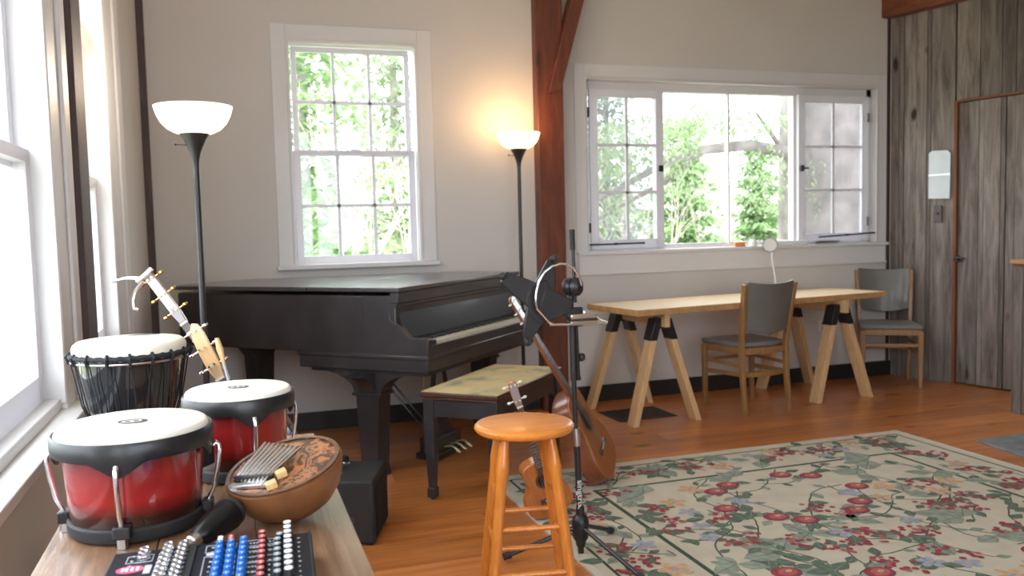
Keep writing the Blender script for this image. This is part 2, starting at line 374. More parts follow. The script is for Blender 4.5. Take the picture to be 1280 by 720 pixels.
# right wall of upright weathered boards; door in it
b = MB(); r3 = random.Random(11); s = -.02
edges = [(-.02,.075),(.075,.115),(.115,.225),(.225,.315),(.315,.35),(.35,.545)]
for a0, a1 in edges: b.box(a0+.0025, a1-.0025, r3.uniform(0,.014), .05, -.03, TOP, WM)
s = .60; D0, D1, DZ = .572, 1.42, 2.175
for a0, a1 in ((.56,.74),(.74,.90),(.90,1.0),(1.0,1.16),(1.16,1.3),(1.3,1.46)): b.box(a0+.0025, a1-.0025, r3.uniform(0,.014), .05, DZ, TOP, WM)
s = 1.46
while s < 8.3:
    wd = r3.uniform(.13, .22); b.box(s+.0025, s+wd-.0025, r3.uniform(0,.014), .05, -.03, TOP, WM); s += wd
b.mi = 1; b.box(-.02,8.3,.052,.09,-.03,TOP,WM)
o = b.build('wall_right', [M['barn'], mat('gap_shadow_wood', (.02,.015,.012), .9)], smooth=0); struct(o)
d = MB()
for a0, a1 in ((.575,.655),(.655,.735),(.735,.775),(.775,.90),(.90,.935),(.935,1.0),(1.0,1.13),(1.13,1.27),(1.27,1.42)):
    d.box(a0+.0025, a1-.0025, r3.uniform(.0,.016)+.004, .05, .012, DZ-.012, WM)
door = d.build('door_1', M['barn'], smooth=0); struct(door)
l = MB().tube([wallp(.565,.98,.012), wallp(.60,.985,.03), wallp(.66,.982,.03)], .006, 8); l.box(.565,.60,-.02,.0,.955,1.0,WM); l.box(.62,.632,-.026,-.016,.955,.985,WM)
lo = l.build('door_latch', M['blackm'], door)
t = MB().box(.55,.574,-.012,.05,0,2.18,WM).box(.55,1.45,-.012,.05,DZ-.006,DZ+.012,WM).box(1.42,1.45,-.012,.05,0,DZ,WM)
struct(t.build('trim_1', M['barnred'], smooth=0))                     # door edging
struct(MB().box(-.02,8.2,-.10,.05,2.915,3.15,WM).build('trim_2', M['timberx'], bevel=.008))    # red beam above the boards
struct(MB().box(-.045,-.0,-.035,.03,0,TOP,WM).build('trim_3', M['dtimber'], bevel=.003))        # dark corner strip
# posts
struct(MB().box(2.065,2.262,5.655,5.84,0,TOP).build('trim_4', M['timber'], bevel=.01))          # red post
br = MB().prism([(2.13,2.215),(2.225,2.235),(2.575,3.42),(2.47,3.42)], 5.60, 5.70, 'xz')
struct(br.build('trim_5', M['timber'], bevel=.006))                   # brace
struct(MB().box(XL-.02,XL+.042,2.97,3.16,0,TOP).build('trim_6', M['dtimber'], bevel=.004))      # window wall post
struct(MB().box(XL-.01,XL+.04,5.69,5.76,0,TOP).build('trim_7', M['dtimber'], bevel=.004))       # corner timber
# baseboards
struct(MB().box(XL,2.065,YB-.022,YB+.01,0,.118).box(2.262,5.2,YB2-.022,YB2+.01,0,.118).build('baseboard_back', M['base'], bevel=.003))
struct(MB().box(XL,XL+.02,YF,2.97,0,.118).box(XL,XL+.02,3.16,5.69,0,.118).build('baseboard_left', M['base'], bevel=.003))

# ---- window 1 : double hung, six over six
def pane_grid(fb, x0, x1, z0, z1, y0, y1, nx, nz, st, mt, T=None, rails=None):
    """sash: stiles, rails and glazing bars in MB fb ; rails=(bottom, top)"""
    rb, rt = rails or (st, st)
    fb.box(x0, x0+st, y0, y1, z0, z1, T); fb.box(x1-st, x1, y0, y1, z0, z1, T)
    fb.box(x0+st, x1-st, y0, y1, z0, z0+rb, T); fb.box(x0+st, x1-st, y0, y1, z1-rt, z1, T)
    ix0, ix1, iz0, iz1 = x0+st, x1-st, z0+rb, z1-rt
    for i in range(1, nx):
        x = ix0+(ix1-ix0)*i/nx; fb.box(x-mt/2, x+mt/2, y0+.006, y1-.006, iz0, iz1, T)
    for i in range(1, nz):
        z = iz0+(iz1-iz0)*i/nz; fb.box(ix0, ix1, y0+.006, y1-.006, z-mt/2, z+mt/2, T)
    return ix0, ix1, iz0, iz1
def casing(name, x0, x1, z0, z1, cx0, cx1, cz1, yw, sillz, T=None, depth=.16):
    b = MB()
    b.box(cx0, x0-.012, yw-.012, yw+.0, z0-.02, cz1, T); b.box(x1+.012, cx1, yw-.012, yw, z0-.02, cz1, T); b.box(x0-.012, x1+.012, yw-.012, yw, z1+.012, cz1, T)
    b.box(x0-.014, x0, yw-.02, yw, z0, z1+.014, T); b.box(x1, x1+.014, yw-.02, yw, z0, z1+.014, T); b.box(x0, x1, yw-.02, yw, z1, z1+.014, T)
    # jambs
    b.box(x0-.008, x0+.006, yw-.02, yw+depth, z0, z1, T); b.box(x1-.006, x1+.008, yw-.02, yw+depth, z0, z1, T); b.box(x0, x1, yw-.02, yw+depth, z1-.006, z1+.008, T); b.box(x0, x1, yw-.02, yw+depth, z0-.012, z0+.006, T)
    return b
w = casing('w1', .41, 1.235, 1.085, 2.515, .303, 1.345, 2.625, YB, 1.085)
w.box(.288, 1.36, YB-.05, YB, 1.058, 1.088)
W1 = struct(w.build('window_1', M['white'], bevel=.004))
sb = MB(); pane_grid(sb, .432, 1.205, 1.79, 2.50, YB+.07, YB+.10, 3, 2, .034, .022); sb.build('upper_sash', M['white2'], W1, bevel=.002)
sb = MB(); pane_grid(sb, .422, 1.222, 1.09, 1.83, YB+.035, YB+.065, 3, 2, .046, .022, rails=(.05,.032)); ls = sb.build('lower_sash', M['white2'], W1, bevel=.002)
MB().box(.46, 1.18, YB+.083, YB+.087, 1.81, 2.48).build('pane', M['glass'], W1, smooth=0)
MB().box(.46, 1.18, YB+.048, YB+.052, 1.13, 1.81).build('pane', M['glass'], W1, smooth=0)
MB().box(.79,.85,YB+.01,YB+.05,1.83,1.84).lathe([(.013,0),(.013,.012),(.006,.02)],12,Matrix.Translation((.82,YB+.04,1.838))).build('sash_lock', M['steel'], ls)

# ---- window 2 : long opening, two fixed lights between six-pane casements
w = casing('w2', 2.49, 5.055, 1.105, 2.355, 2.40, 5.155, 2.462, YB2, 1.1)
w.box(2.40, 5.15, YB2-.05, YB2+.01, 1.083, 1.107)        # stool
w.box(2.41, 5.14, YB2-.02, YB2, .94, 1.083)               # apron
w.box(2.40, 5.15, YB2-.028, YB2, .936, .95)
w.box(2.498, 2.53, YB2+.05, YB2+.12, 1.10, 2.35); w.box(5.0, 5.05, YB2+.05, YB2+.12, 1.10, 2.35)
w.box(3.085, 3.125, YB2+.055, YB2+.12, 1.10, 2.35); w.box(4.30, 4.345, YB2+.055, YB2+.12, 1.10, 2.35); w.box(2.49, 5.05, YB2+.05, YB2+.12, 2.285, 2.35); w.box(2.49,5.05,YB2+.05,YB2+.12,1.10,1.125)
w.box(3.705, 3.722, YB2+.055, YB2+.10, 1.12, 2.30); w.box(3.12, 4.30, YB2+.07, YB2+.11, 1.10, 1.145)
W2 = struct(w.build('window_2', M['white'], bevel=.003))
MB().box(3.125, 3.705, YB2+.088, YB2+.092, 1.14, 2.29).build('pane', M['glass'], W2, smooth=0)
MB().box(3.722, 4.30, YB2+.088, YB2+.092, 1.14, 2.29).build('pane', M['glass'], W2, smooth=0)
for (a, b_, lx) in ((2.53, 3.13, 1), (4.325, 5.0, -1)):
    sb = MB(); ix0, ix1, iz0, iz1 = pane_grid(sb, a, b_, 1.125, 2.29, YB2+.02, YB2+.052, 2, 3, .062, .022, rails=(.065,.058))
    cs = sb.build('casement_sash', M['white2'], W2, bevel=.002)
    MB().box(ix0-.01, ix1+.01, YB2+.034, YB2+.038, iz0-.01, iz1+.01).build('pane', M['glassd'], cs, smooth=0)
    lxp = b_-.03 if lx > 0 else a+.025
    MB().box(lxp-.015, lxp+.015, YB2-.0, YB2+.02, 1.69, 1.735).box(lxp-.008, lxp+(.05 if lx < 0 else .01), YB2-.012, YB2, 1.705, 1.718).build('latch', M['black'], cs)
    hx = 2.512 if lx > 0 else 4.99
    for hz in (1.28, 2.12): MB().box(hx-.01, hx+.012, YB2+.008, YB2+.05, hz-.035, hz+.035).build('hinge', M['steel'] if lx < 0 else M['rubber'], cs)
    if lx > 0: rod = MB().tube([(2.50, YB2-.01, 1.158), (2.95, YB2-.004, 1.160)], .007, 8).box(2.70,2.72,YB2-.016,YB2+.006,1.15,1.168)
    else: rod = MB().tube([(5.04, YB2-.01, 1.185), (4.50, YB2-.004, 1.163)], .007, 8).box(4.76,4.78,YB2-.016,YB2+.006,1.165,1.183)
    rod.build('stay_rod', M['black'], cs)

# ---- left wall windows
def left_window(name, h0, h1, c0, c1, near):
    w = MB(); x = XL
    w.box(x, x+.022, c0, h0, LZ0-.02, LZ1+.16); w.box(x, x+.022, h1, c1, LZ0-.02, LZ1+.16); w.box(x, x+.022, h0, h1, LZ1, LZ1+.16)
    w.box(x+.022, x+.034, h1+(c1-h1)*.62, c1, LZ0-.02, LZ1+.16)
    w.box(x-.14, x+.02, h0-.008, h0+.006, LZ0, LZ1); w.box(x-.14, x+.02, h1-.006, h1+.008, LZ0, LZ1); w.box(x-.14, x+.02, h0, h1, LZ1-.006, LZ1+.008)
    w.box(x-.14, x+.068, c0-.02 if near else h0, c1+.02 if near else h1, LZ0-.045, LZ0-.018); w.box(x-.14, x+.006, h0, h1, LZ0-.0175, LZ0+.012)
    w.box(x-.10, x-.03, h0, h1, 2.07, 2.13)                  # transom bar
    o = struct(w.build(name, M['white'], bevel=.003))
    # sashes lie in the y-z plane: build in x-z and rotate
    T = Matrix.Translation((x-.07, 0, 0)) @ Matrix(((0,-1,0,0),(1,0,0,0),(0,0,1,0),(0,0,0,1)))
    s1 = MB(); pane_grid(s1, h0+.008, h1-.008, 1.49, 2.07, -.0, .03, 1, 1, .045, .02, T); s1.build('upper_sash', M['white2'], o, bevel=.002)
    s2 = MB(); pane_grid(s2, h0+.006, h1-.006, LZ0+.01, 1.54, -.035, -.002, 1, 1, .05, .02, T, rails=(.075,.035)); s2.build('lower_sash', M['white2'], o, bevel=.002)
    s3 = MB(); pane_grid(s3, h0+.008, h1-.008, 2.13, LZ1-.006, -.0, .03, 1, 1, .04, .02, T); s3.build('transom_sash', M['white2'], o, bevel=.002)
    for z0, z1, yo in ((1.52,2.04,.013),(LZ0+.07,1.52,-.02),(2.16,LZ1-.03,.013)):
        MB().box(h0+.04, h1-.04, yo, yo+.003, z0, z1, T).build('pane', M['glass'], o, smooth=0)
left_window('window_3', .95, 2.66, .81, 2.90, True)
left_window('window_4', 3.16, 3.93, 3.165, 4.36, False)
left_window('window_5', -.9, .65, -1.04, .79, True)
# added unseen glazed opening behind the viewpoint, lets sky in as soft fill
w = MB()
for i in range(4): x = -.3+i*.8; w.box(x-.04, x+.04, YF-.10, YF-.02, .75, 2.9)
w.box(-.3,2.1,YF-.10,YF-.02,.72,.80); w.box(-.3,2.1,YF-.10,YF-.02,2.85,2.93)
o = struct(w.build('fill_opening', M['white'], smooth=0)); MB().box(-.3,2.1,YF-.06,YF-.056,.78,2.87).build('pane', M['glass'], o, smooth=0)

# ------------------------------------------------------------------ outdoors
struct(MB().box(-60,80,6.4,130,-1.3,-1.2).box(-40,-.7,-30,6.4,-1.3,-1.2).build('ground', M['grass'], smooth=0))
def leaf_cloud(b, cx, cy_, cz, rx, ry, rz, n, L, rg, droop=.4):
    for _ in range(n):
        while True:
            p = [rg.uniform(-1,1) for _ in range(3)]
            if sum(q*q for q in p) < 1: break
        c0 = Vector((cx+p[0]*rx, cy_+p[1]*ry, cz+p[2]*rz)); a = rg.uniform(0, 2*PI)
        d = Vector((math.cos(a), math.sin(a), -droop+rg.uniform(-.3,.3))).normalized()*L*rg.uniform(.6,1.3); sd = d.cross(Vector((rg.uniform(-.4,.4), rg.uniform(-.4,.4), 1))).normalized()*L*.16
        b.add([c0, c0+d*.5+sd, c0+d, c0+d*.5-sd], [(0,1,2,3)])
def conifer(x, y, h, rad, label, m, n=1500, z0=-1.2, L=.22, seed=1, low=.1, group='conifers beyond the windows'):
    rg = random.Random(seed); t = thing('conifer_tree', label, 'tree', (x, y, z0), group=group)
    MB().tube([(0,0,0),(0,0,h*.5),(.05,0,h*.97)], [.05+h*.010,.03+h*.006,.01], 10).build('trunk', M['hazebark'], t)
    b = MB(); k = int(h*9)
    for i in range(k):
        f = low+(1-low)*i/k; a = i*2.4; rr = rad*(1-f)**.8*rg.uniform(.7,1.1)
        for q in range(max(2, int(6*(1-f)+2))):
            g = (q+.6)/(int(6*(1-f)+2)); leaf_cloud(b, math.cos(a)*rr*g, math.sin(a)*rr*g, h*f-.25*rr*g+.1, .22+.1*rad, .22+.1*rad, .10, max(4, n//(k*6)), L, rg)
    b.build('foliage', m, t, smooth=0)
conifer(1.05, 12.5, 7.5, 2.1, 'tall soft green conifer seen through the double-hung window', M['leafb'], 6500, seed=4, L=.30)
conifer(3.3, 17.5, 10, 2.9, 'broad pale conifer filling the upper panes behind the black piano', M['leafa'], 6500, seed=8, L=.34)
conifer(9.2, 13.6, 3.85, 1.05, 'small bright green pine standing between the fixed lights and the big trunk', M['leafb'], 11000, seed=5, L=.20)
conifer(6.9, 12.2, 4.1, 1.35, 'leafy green pine outside the first fixed light of the long window', M['leafb'], 11000, seed=6, L=.20)
conifer(7.2, 15.8, 7.4, 1.5, 'bluish conifer outside the casement nearest the red post', M['leafc'], 7000, seed=9, L=.24)
# old tree with heavy limb across the long window
t = thing('old_tree', 'thick grey-barked tree with a heavy limb reaching across the long window', 'tree', (6.72, 8.5, -1.2))
rg = random.Random(21)
tr = MB().tube([(.1,0,0),(.03,0,1.2),(0,0,2.6),(-.02,0,4.2),(0,.05,6.5)], [.78,.62,.57,.53,.42], 28)
tr.build('trunk', M['bark'], t)
MB().tube([(-.25,0,3.05),(-.6,-.02,3.28),(-1.1,-.05,3.36),(-1.7,-.1,3.30),(-2.3,-.2,3.12),(-3.1,-.3,2.75)], [.10,.075,.065,.055,.045,.02], 10).build('limb', M['bark'], t)
MB().tube([(-.6,-.02,3.27),(-.75,0,3.45),(-1.0,0,3.75)], [.04,.03,.015], 8).tube([(-1.7,-.1,3.3),(-2.1,.1,2.95),(-2.6,.2,2.7),(-3.2,.3,2.35)], [.03,.03,.022,.01], 8).build('limb', M['bark'], t)
b = MB()
for cx_, cz_, rx_, rz_, n in ((-2.5,3.35,.75,.35,420),(-1.5,3.62,.9,.22,420),(-.95,3.0,.22,.42,130),(-2.9,2.9,.35,.55,220),(-.45,2.9,.16,.55,120),(-1.95,3.05,.18,.35,80),(-3.9,3.2,.5,.5,300)):
    leaf_cloud(b, cx_, -.1, cz_, rx_, .4, rz_, int(n*2.6), .085, rg, 1.1)
b.build('foliage', M['leafa'], t, smooth=0)
# bare saplings below the double hung window
def sapling(x, y, h, seed, label):
    rg = random.Random(seed); t = thing('bare_sapling', label, 'tree', (x, y, -1.2), group='bare saplings outside the double-hung window')
    b = MB()
    def grow(p, d, L, r, k):
        q = p+d*L; mid = p+d*L*.5+Vector((rg.uniform(-1,1),rg.uniform(-1,1),0))*L*.05
        b.tube([p, mid, q], [r, r*.85, r*.65], 5)
        if k > 0:
            for _ in range(rg.choice((2,3))):
                nd = (d+Vector((rg.uniform(-.7,.7), rg.uniform(-.5,.5), rg.uniform(-.1,.5)))).normalized(); grow(q, nd, L*rg.uniform(.55,.8), r*.6, k-1)
    for _ in range(3): grow(Vector((rg.uniform(-.1,.1),0,0)), Vector((rg.uniform(-.25,.25),0,1)).normalized(), h*.45, .025, 4)
    b.build('branches', M['twig'], t)
sapling(.95, 9.0, 3.1, 2, 'bare twiggy sapling just outside the double-hung window')
sapling(2.9, 10.6, 3.2, 3, 'second bare sapling farther out beyond the double-hung window')
sapling(5.0, 9.6, 2.7, 5, 'bare sapling outside the casement nearest the red post')
hb = MB(); rg = random.Random(5)
for i in range(44):
    x = -16+i*1.1; h = 2.2+rg.random()*1.6; hb.lathe([(1.6,-1.3),(1.5,h*.3-.3),(1.0,h*.8-.4),(.1,h)], 9, Matrix.Translation((x, 27+rg.random()*5, 0)))
o = hb.build('hills', M['hill']); struct(o)
try:
    dm = o.modifiers.new('d','DISPLACE')
    o.modifiers.remove(dm)
except Exception: pass

# ------------------------------------------------------------------ grand piano (local: x along keyboard, y toward the tail)
PO = (.79, 4.33, 0); PT = R(47)
pn = thing('grand_piano', 'worn black grand piano with closed lid below the double-hung window', 'piano', PO, PT)
outl = [(0,0),(1.44,0),(1.44,.44),(1.36,.55),(1.2,.69),(1.05,.82),(.92,.95),(.80,1.10),(.68,1.28),(.54,1.42),(.38,1.50),(.2,1.535),(.08,1.53),(.02,1.50),(0,1.44)]
MB().prism(outl, .66, .965).build('case', M['piano'], pn, bevel=.006)
lo = [(x-.022 if x < .1 else x+.022, y) for x, y in outl]; lo = [(x, y+(.02 if y > .8 else 0)) for x, y in lo]
def clip(poly, y0, keep_low):
    out = []
    for i in range(len(poly)):
        a, b = poly[i], poly[(i+1) % len(poly)]; ia = (a[1] < y0) == keep_low; ib = (b[1] < y0) == keep_low
        if ia: out.append(a)
        if ia != ib: t = (y0-a[1])/(b[1]-a[1]); out.append((a[0]+t*(b[0]-a[0]), y0))
    return out
lo2 = [(x, y-.035 if y == 0 else y) for x, y in lo]
MB().prism(clip(lo2, .545, False), .985, 1.008).build('lid', M['pianolid'], pn, bevel=.005)
lf = MB().prism(clip(lo2, .540, True), .985, 1.008); lfo = lf.build('lid_flap', M['pianolid'], pn, bevel=.005)
MB().box(-.005,1.445,-.022,.03,.925,.986).box(.0,1.44,-.012,.02,.905,.93).build('lid_molding', M['piano'], pn, bevel=.006)
# keybed block with stepped molding
kb = MB().box(-.004,1.444,-.18,.62,.575,.662).box(-.012,1.452,-.19,.63,.640,.664).box(.02,1.42,-.165,.56,.555,.576)
kb.build('keybed', M['piano'], pn, bevel=.006)
arm = [(.2,.66),(-.185,.66),(-.188,.742),(-.176,.754),(-.093,.752),(-.062,.765),(-.044,.785),(-.02,.815),(.0,.826),(.026,.832),(.036,.86),(.034,.89),(.010,.905),(-.012,.916),(-.018,.94),(-.02,.966),(.2,.966)]
for x0 in (-.002, 1.40): MB().prism(arm, x0, x0+.042, 'yz').build('arm', M['piano'], pn, bevel=.003)
MB().add([(.04,-.03,.735),(1.40,-.03,.735),(1.40,.012,.93),(.04,.012,.93),(.04,.05,.735),(1.40,.05,.735),(1.40,.06,.93),(.04,.06,.93)],[(0,1,2,3),(7,6,5,4),(0,3,7,4),(1,5,6,2),(3,2,6,7),(0,4,5,1)]).build('fallboard', M['felt'], pn, bevel=.003)
MB().box(.04,1.40,-.188,-.172,.66,.712).build('key_slip', M['piano'], pn, bevel=.002)
for x0 in (.04,1.335): MB().box(x0,x0+.065,-.175,-.03,.66,.738).build('cheek_block', M['piano'], pn, bevel=.003)
KX0, KX1 = .107, 1.333; kw = (KX1-KX0)/52
k0 = MB().box(.0006,kw-.0006,-.170,-.028,.70,.731).build('white_key', M['ivory'], pn, bevel=.001); k0.location = (KX0,0,0)
for i in range(1, 52):
    k = k0.copy(); C.objects.link(k); k.parent = pn; k.location = (KX0+i*kw, 0, 0)
e0 = None; cnt = 0
for i in range(51):
    if (i+5) % 7 in (0,1,3,4,5):
        if e0 is None: e0 = MB().box(-.0055,.0055,-.122,-.03,.731,.744).build('black_key', M['ebony'], pn, bevel=.0015); k = e0
        else: k = e0.copy(); C.objects.link(k); k.parent = pn
        k.location = (KX0+(i+1)*kw, 0, 0)
# legs with arched brackets
def pleg(x, y, name='leg'):
    b = MB()
    prof = [(.28,.558),(.25,.556),(.19,.545),(.135,.52),(.095,.49),(.082,.455),(.082,.44),(.072,.43),(.05,.05),(.06,.03),(.06,.0),(-.06,.0),(-.06,.03),(-.05,.05),(-.072,.43),(-.082,.44),(-.082,.455),(-.095,.49),(-.135,.52),(-.19,.545),(-.25,.556),(-.28,.558)]
    b.prism([(y+a, z) for a, z in prof], x-.055, x+.055, 'yz')
    b.box(x-.068,x+.068,y-.088,y+.088,.437,.452)
    b.prism([(x+a*.72, z) for a, z in prof if z > .4], y-.05, y+.05, 'xz')
    return b.build(name, M['piano'], pn, bevel=.004)
pleg(.07,.20); pleg(1.37,.20)
b = MB(); b.prism([(.16,.66),(.12,.60),(.08,.56),(.045,.05),(.055,.0),(-.055,.0),(-.045,.05),(-.08,.56),(-.12,.60),(-.16,.66)], 1.16, 1.27, 'yz', Matrix.Translation((-.86,0,0)) @ Matrix(((1,0,0,0),(0,1,0,0),(0,0,1,0),(0,0,0,1))))
bb = MB(); bb.prism([(.40+a, z) for a, z in [(.16,.66),(.12,.60),(.08,.56),(.045,.05),(.055,.0),(-.055,.0),(-.045,.05),(-.08,.56),(-.12,.60),(-.16,.66)]], 1.20, 1.30, 'xz'); bb.build('leg', M['piano'], pn, bevel=.004)
# pedal lyre
ly = MB().box(.44,.72,.13,.25,.035,.12).box(.42,.74,.115,.265,.0,.035).prism([(.47,.12),(.69,.12),(.64,.18),(.60,.26),(.56,.26),(.52,.18)], .16, .22, 'xz')
ly.tube([(.52,.19,.2),(.50,.19,.38),(.54,.19,.56)], .014, 8).tube([(.64,.19,.2),(.66,.19,.38),(.62,.19,.56)], .014, 8).box(.46,.70,.12,.26,.53,.56)
ly.v = [(a, b_-.10, c_) for a, b_, c_ in ly.v]
lyo = ly.build('pedal_lyre', M['piano'], pn, bevel=.003)
for i, x in enumerate((.51,.58,.65)):
    MB().tube([(x,.03,.06),(x,-.02,.07),(x,-.04,.062),(x-.003,-.065,.045),(x-.005,-.08,.04)], [.006,.007,.008,.011,.006], 8).build('pedal', M['brass'], lyo)
MB().tube([(.55,.12,.08),(.55,.60,.56)], .006, 8).tube([(.61,.12,.08),(.61,.60,.56)], .006, 8).build('brace_rod', M['blackm'], lyo)
MB().tube([(.42,.10,.56),(.42,.10,.04)], .0035, 6).build('pedal_rod', M['brass'], lyo)

# ------------------------------------------------------------------ piano bench
BT = R(48); bu = Vector((math.cos(BT), math.sin(BT), 0)); bw = Vector((bu.y, -bu.x, 0))
bn = thing('piano_bench', 'dark wooden piano bench with faded yellow-green tapestry seat beside the keyboard', 'bench', (1.268,4.175,0), BT)
MB().box(-.425,.425,-.205,.205,.505,.53).box(-.415,.415,-.195,.195,.49,.506).build('seat_frame', wood('dark_bench_wood', (.035,.014,.010), (.10,.035,.02), 'X', .4, .2, 2.), bn, bevel=.006)
cu = MB(); nx_, ny_ = 16, 8
for j in range(ny_+1):
    for i in range(nx_+1):
        u_, v_ = i/nx_*2-1, j/ny_*2-1; cu.v.append((u_*.42, v_*.20, .530+.016*(1-u_**6)*(1-v_**6)))
for j in range(ny_):
    for i in range(nx_): a = j*(nx_+1)+i; cu.f.append((a,a+1,a+nx_+2,a+nx_+1)); cu.m.append(0)
cu.box(-.42,.42,-.20,.20,.524,.531); cu.build('seat', M['tapestry'], bn)
dk = M['piano']
apx = [(-.40,.495),(-.40,.40),(-.36,.37),(-.33,.385),(-.30,.41),(.30,.41),(.33,.385),(.36,.37),(.40,.40),(.40,.495)]
for y_ in (-.185,.165): MB().prism(apx, y_, y_+.02, 'xz').build('apron', dk, bn, bevel=.002)
apy = [(a*.45, z) for a, z in apx]
for x_ in (-.405,.385): MB().prism(apy, x_, x_+.02, 'yz').build('apron', dk, bn, bevel=.002)
for sx_ in (-1,1):
    for sy_ in (-1,1):
        x_, y_ = sx_*.388, sy_*.168
        MB().box(x_-.026,x_+.026,y_-.026,y_+.026,.30,.495).add([(x_+a*.026,y_+b_*.026,.30) for a,b_ in((-1,-1),(1,-1),(1,1),(-1,1))]+[(x_+a*.016,y_+b_*.016,.06) for a,b_ in((-1,-1),(1,-1),(1,1),(-1,1))],[(0,1,5,4),(1,2,6,5),(2,3,7,6),(3,0,4,7)]).box(x_-.021,x_+.021,y_-.021,y_+.021,.012,.06).lathe([(.012,0),(.012,.012)],10,Matrix.Translation((x_,y_,0))).build('leg', dk, bn, bevel=.002)

# ------------------------------------------------------------------ torchiere lamps
def torchiere(loc, h, label, bowlm, watt, colr, br=.147):
    t = thing('floor_lamp', label, 'floor lamp', loc)
    MB().lathe([(.0,0),(.135,0),(.137,.012),(.12,.022),(.03,.03),(.014,.045),(.0125,.06)], 40).build('base', M['lampblack'], t)
    MB().tube([(0,0,.04),(0,0,h-.20)], .0125, 14).build('pole', M['lampblack'], t)
    MB().lathe([(.0125,h-.235),(.014,h-.21),(.019,h-.185),(.028,h-.16),(.042,h-.13),(.054,h-.112),(.056,h-.106),(.03,h-.104)], 32).build('cup', M['lampblack'], t)
    pr = [(.04,h-.110),(.07,h-.104),(.100,h-.088),(.122,h-.065),(.136,h-.038),(.144,h-.012),(br,h-.001),(br-.003,h),(br-.006,h-.002),(.139,h-.012),(.131,h-.038),(.117,h-.062),(.096,h-.083),(.068,h-.098),(.04,h-.104)]
    MB().lathe(pr, 48, cap=False).build('lamp_shade', bowlm, t)
    MB().tube([(-.03,0,h-.15),(-.068,0,h-.147)], .0022, 6).tube([(-.068,0,h-.147),(-.075,0,h-.147)], .005, 8).build('switch', M['black'], t)
    MB().lathe([(.0,h-.10),(.014,h-.098),(.014,h-.075),(.02,h-.06),(.024,h-.045),(.018,h-.03),(.0,h-.024)], 16).build('bulb', mat('bulb_glow', (1,1,1), .5, emit=(1,.8,.55), es=6), t)
    L = bpy.data.lights.new('lamp_light', 'POINT'); L.energy = watt; L.color = colr; L.shadow_soft_size = .12
    lo_ = bpy.data.objects.new('lamp_light', L); C.objects.link(lo_); lo_.parent = t; lo_.location = (0,0,h+.06)
    return t
torchiere((-.108,3.62,0), 1.80, 'black torchiere floor lamp with white bowl standing before the piano tail', M['bowl2'], 9, (1,.80,.58))
torchiere((1.865,5.49,0), 1.925, 'black torchiere floor lamp glowing warm next to the red timber post', M['bowl'], 6.5, (1,.56,.24))

# ------------------------------------------------------------------ trestle table
tt = R(8.1); TC = (3.461, 5.315)
tp = thing('trestle_table', 'long pale pine board resting on two sawhorses under the long window', 'table', (TC[0],TC[1],0), tt)
MB().box(-1.10,1.10,-.30,.30,.742,.760).build('tabletop', M['pinex'], tp, bevel=.002)
MB().box(-1.101,1.101,-.305,-.30,.722,.761).box(-1.101,1.101,.30,.305,.722,.761).box(-1.104,-1.10,-.30,.30,.722,.761).box(1.10,1.104,-.30,.30,.722,.761).build('edge_band', M['pineend'], tp)
def sawhorse(cx, cy_, label, rz=0):
    t = thing('sawhorse', label, 'sawhorse', (cx,cy_,0), rz, 'sawhorses under the pine board')
    MB().box(-.019,.019,-.36,.36,.632,.7205).build('beam', M['pinez'], t, bevel=.002)
    for sy_ in (-1,1):
        y_ = sy_*.265
        for sx_ in (-1,1):
            p = Vector((sx_*.045,y_-sy_*.0,.64)); q = Vector((sx_*.235,y_+sy_*.045,0.0))
            # cut the foot level
            d = (q-p); b = MB(); ux = Vector((.019*1,0,0)); 
            hw, hd = .021, .044
            vs = [p+Vector((a*hw,b_*hd,0)) for a,b_ in((-1,-1),(1,-1),(1,1),(-1,1))]+[q+Vector((a*hw,b_*hd,0)) for a,b_ in((-1,-1),(1,-1),(1,1),(-1,1))]
            b.add(vs, [(0,1,2,3),(7,6,5,4),(0,4,5,1),(1,5,6,2),(2,6,7,3),(3,7,4,0)]); b.build('leg', M['pinez'], t, bevel=.002)
        k = MB()
        for sx_ in (-1,1):
            p = Vector((sx_*.034,y_,.685)); q = Vector((sx_*.078,y_+sy_*.006,.545)); hw, hd = .026, .048
            k.add([p+Vector((a*hw,b_*hd,0)) for a,b_ in((-1,-1),(1,-1),(1,1),(-1,1))]+[q+Vector((a*hw,b_*hd,0)) for a,b_ in((-1,-1),(1,-1),(1,1),(-1,1))], [(0,1,2,3),(7,6,5,4),(0,4,5,1),(1,5,6,2),(2,6,7,3),(3,7,4,0)])
        k.box(-.026,.026,y_-.046,y_+.046,.62,.69); k.build('bracket', M['black'], t, bevel=.003)
    return t
sawhorse(2.645, 5.295, 'pine sawhorse with black brackets beside the floor vent, nearer the red post', R(3))
sawhorse(4.15, 5.43, 'pine sawhorse with black brackets beside the grey vinyl chair, nearer the board wall', R(3))

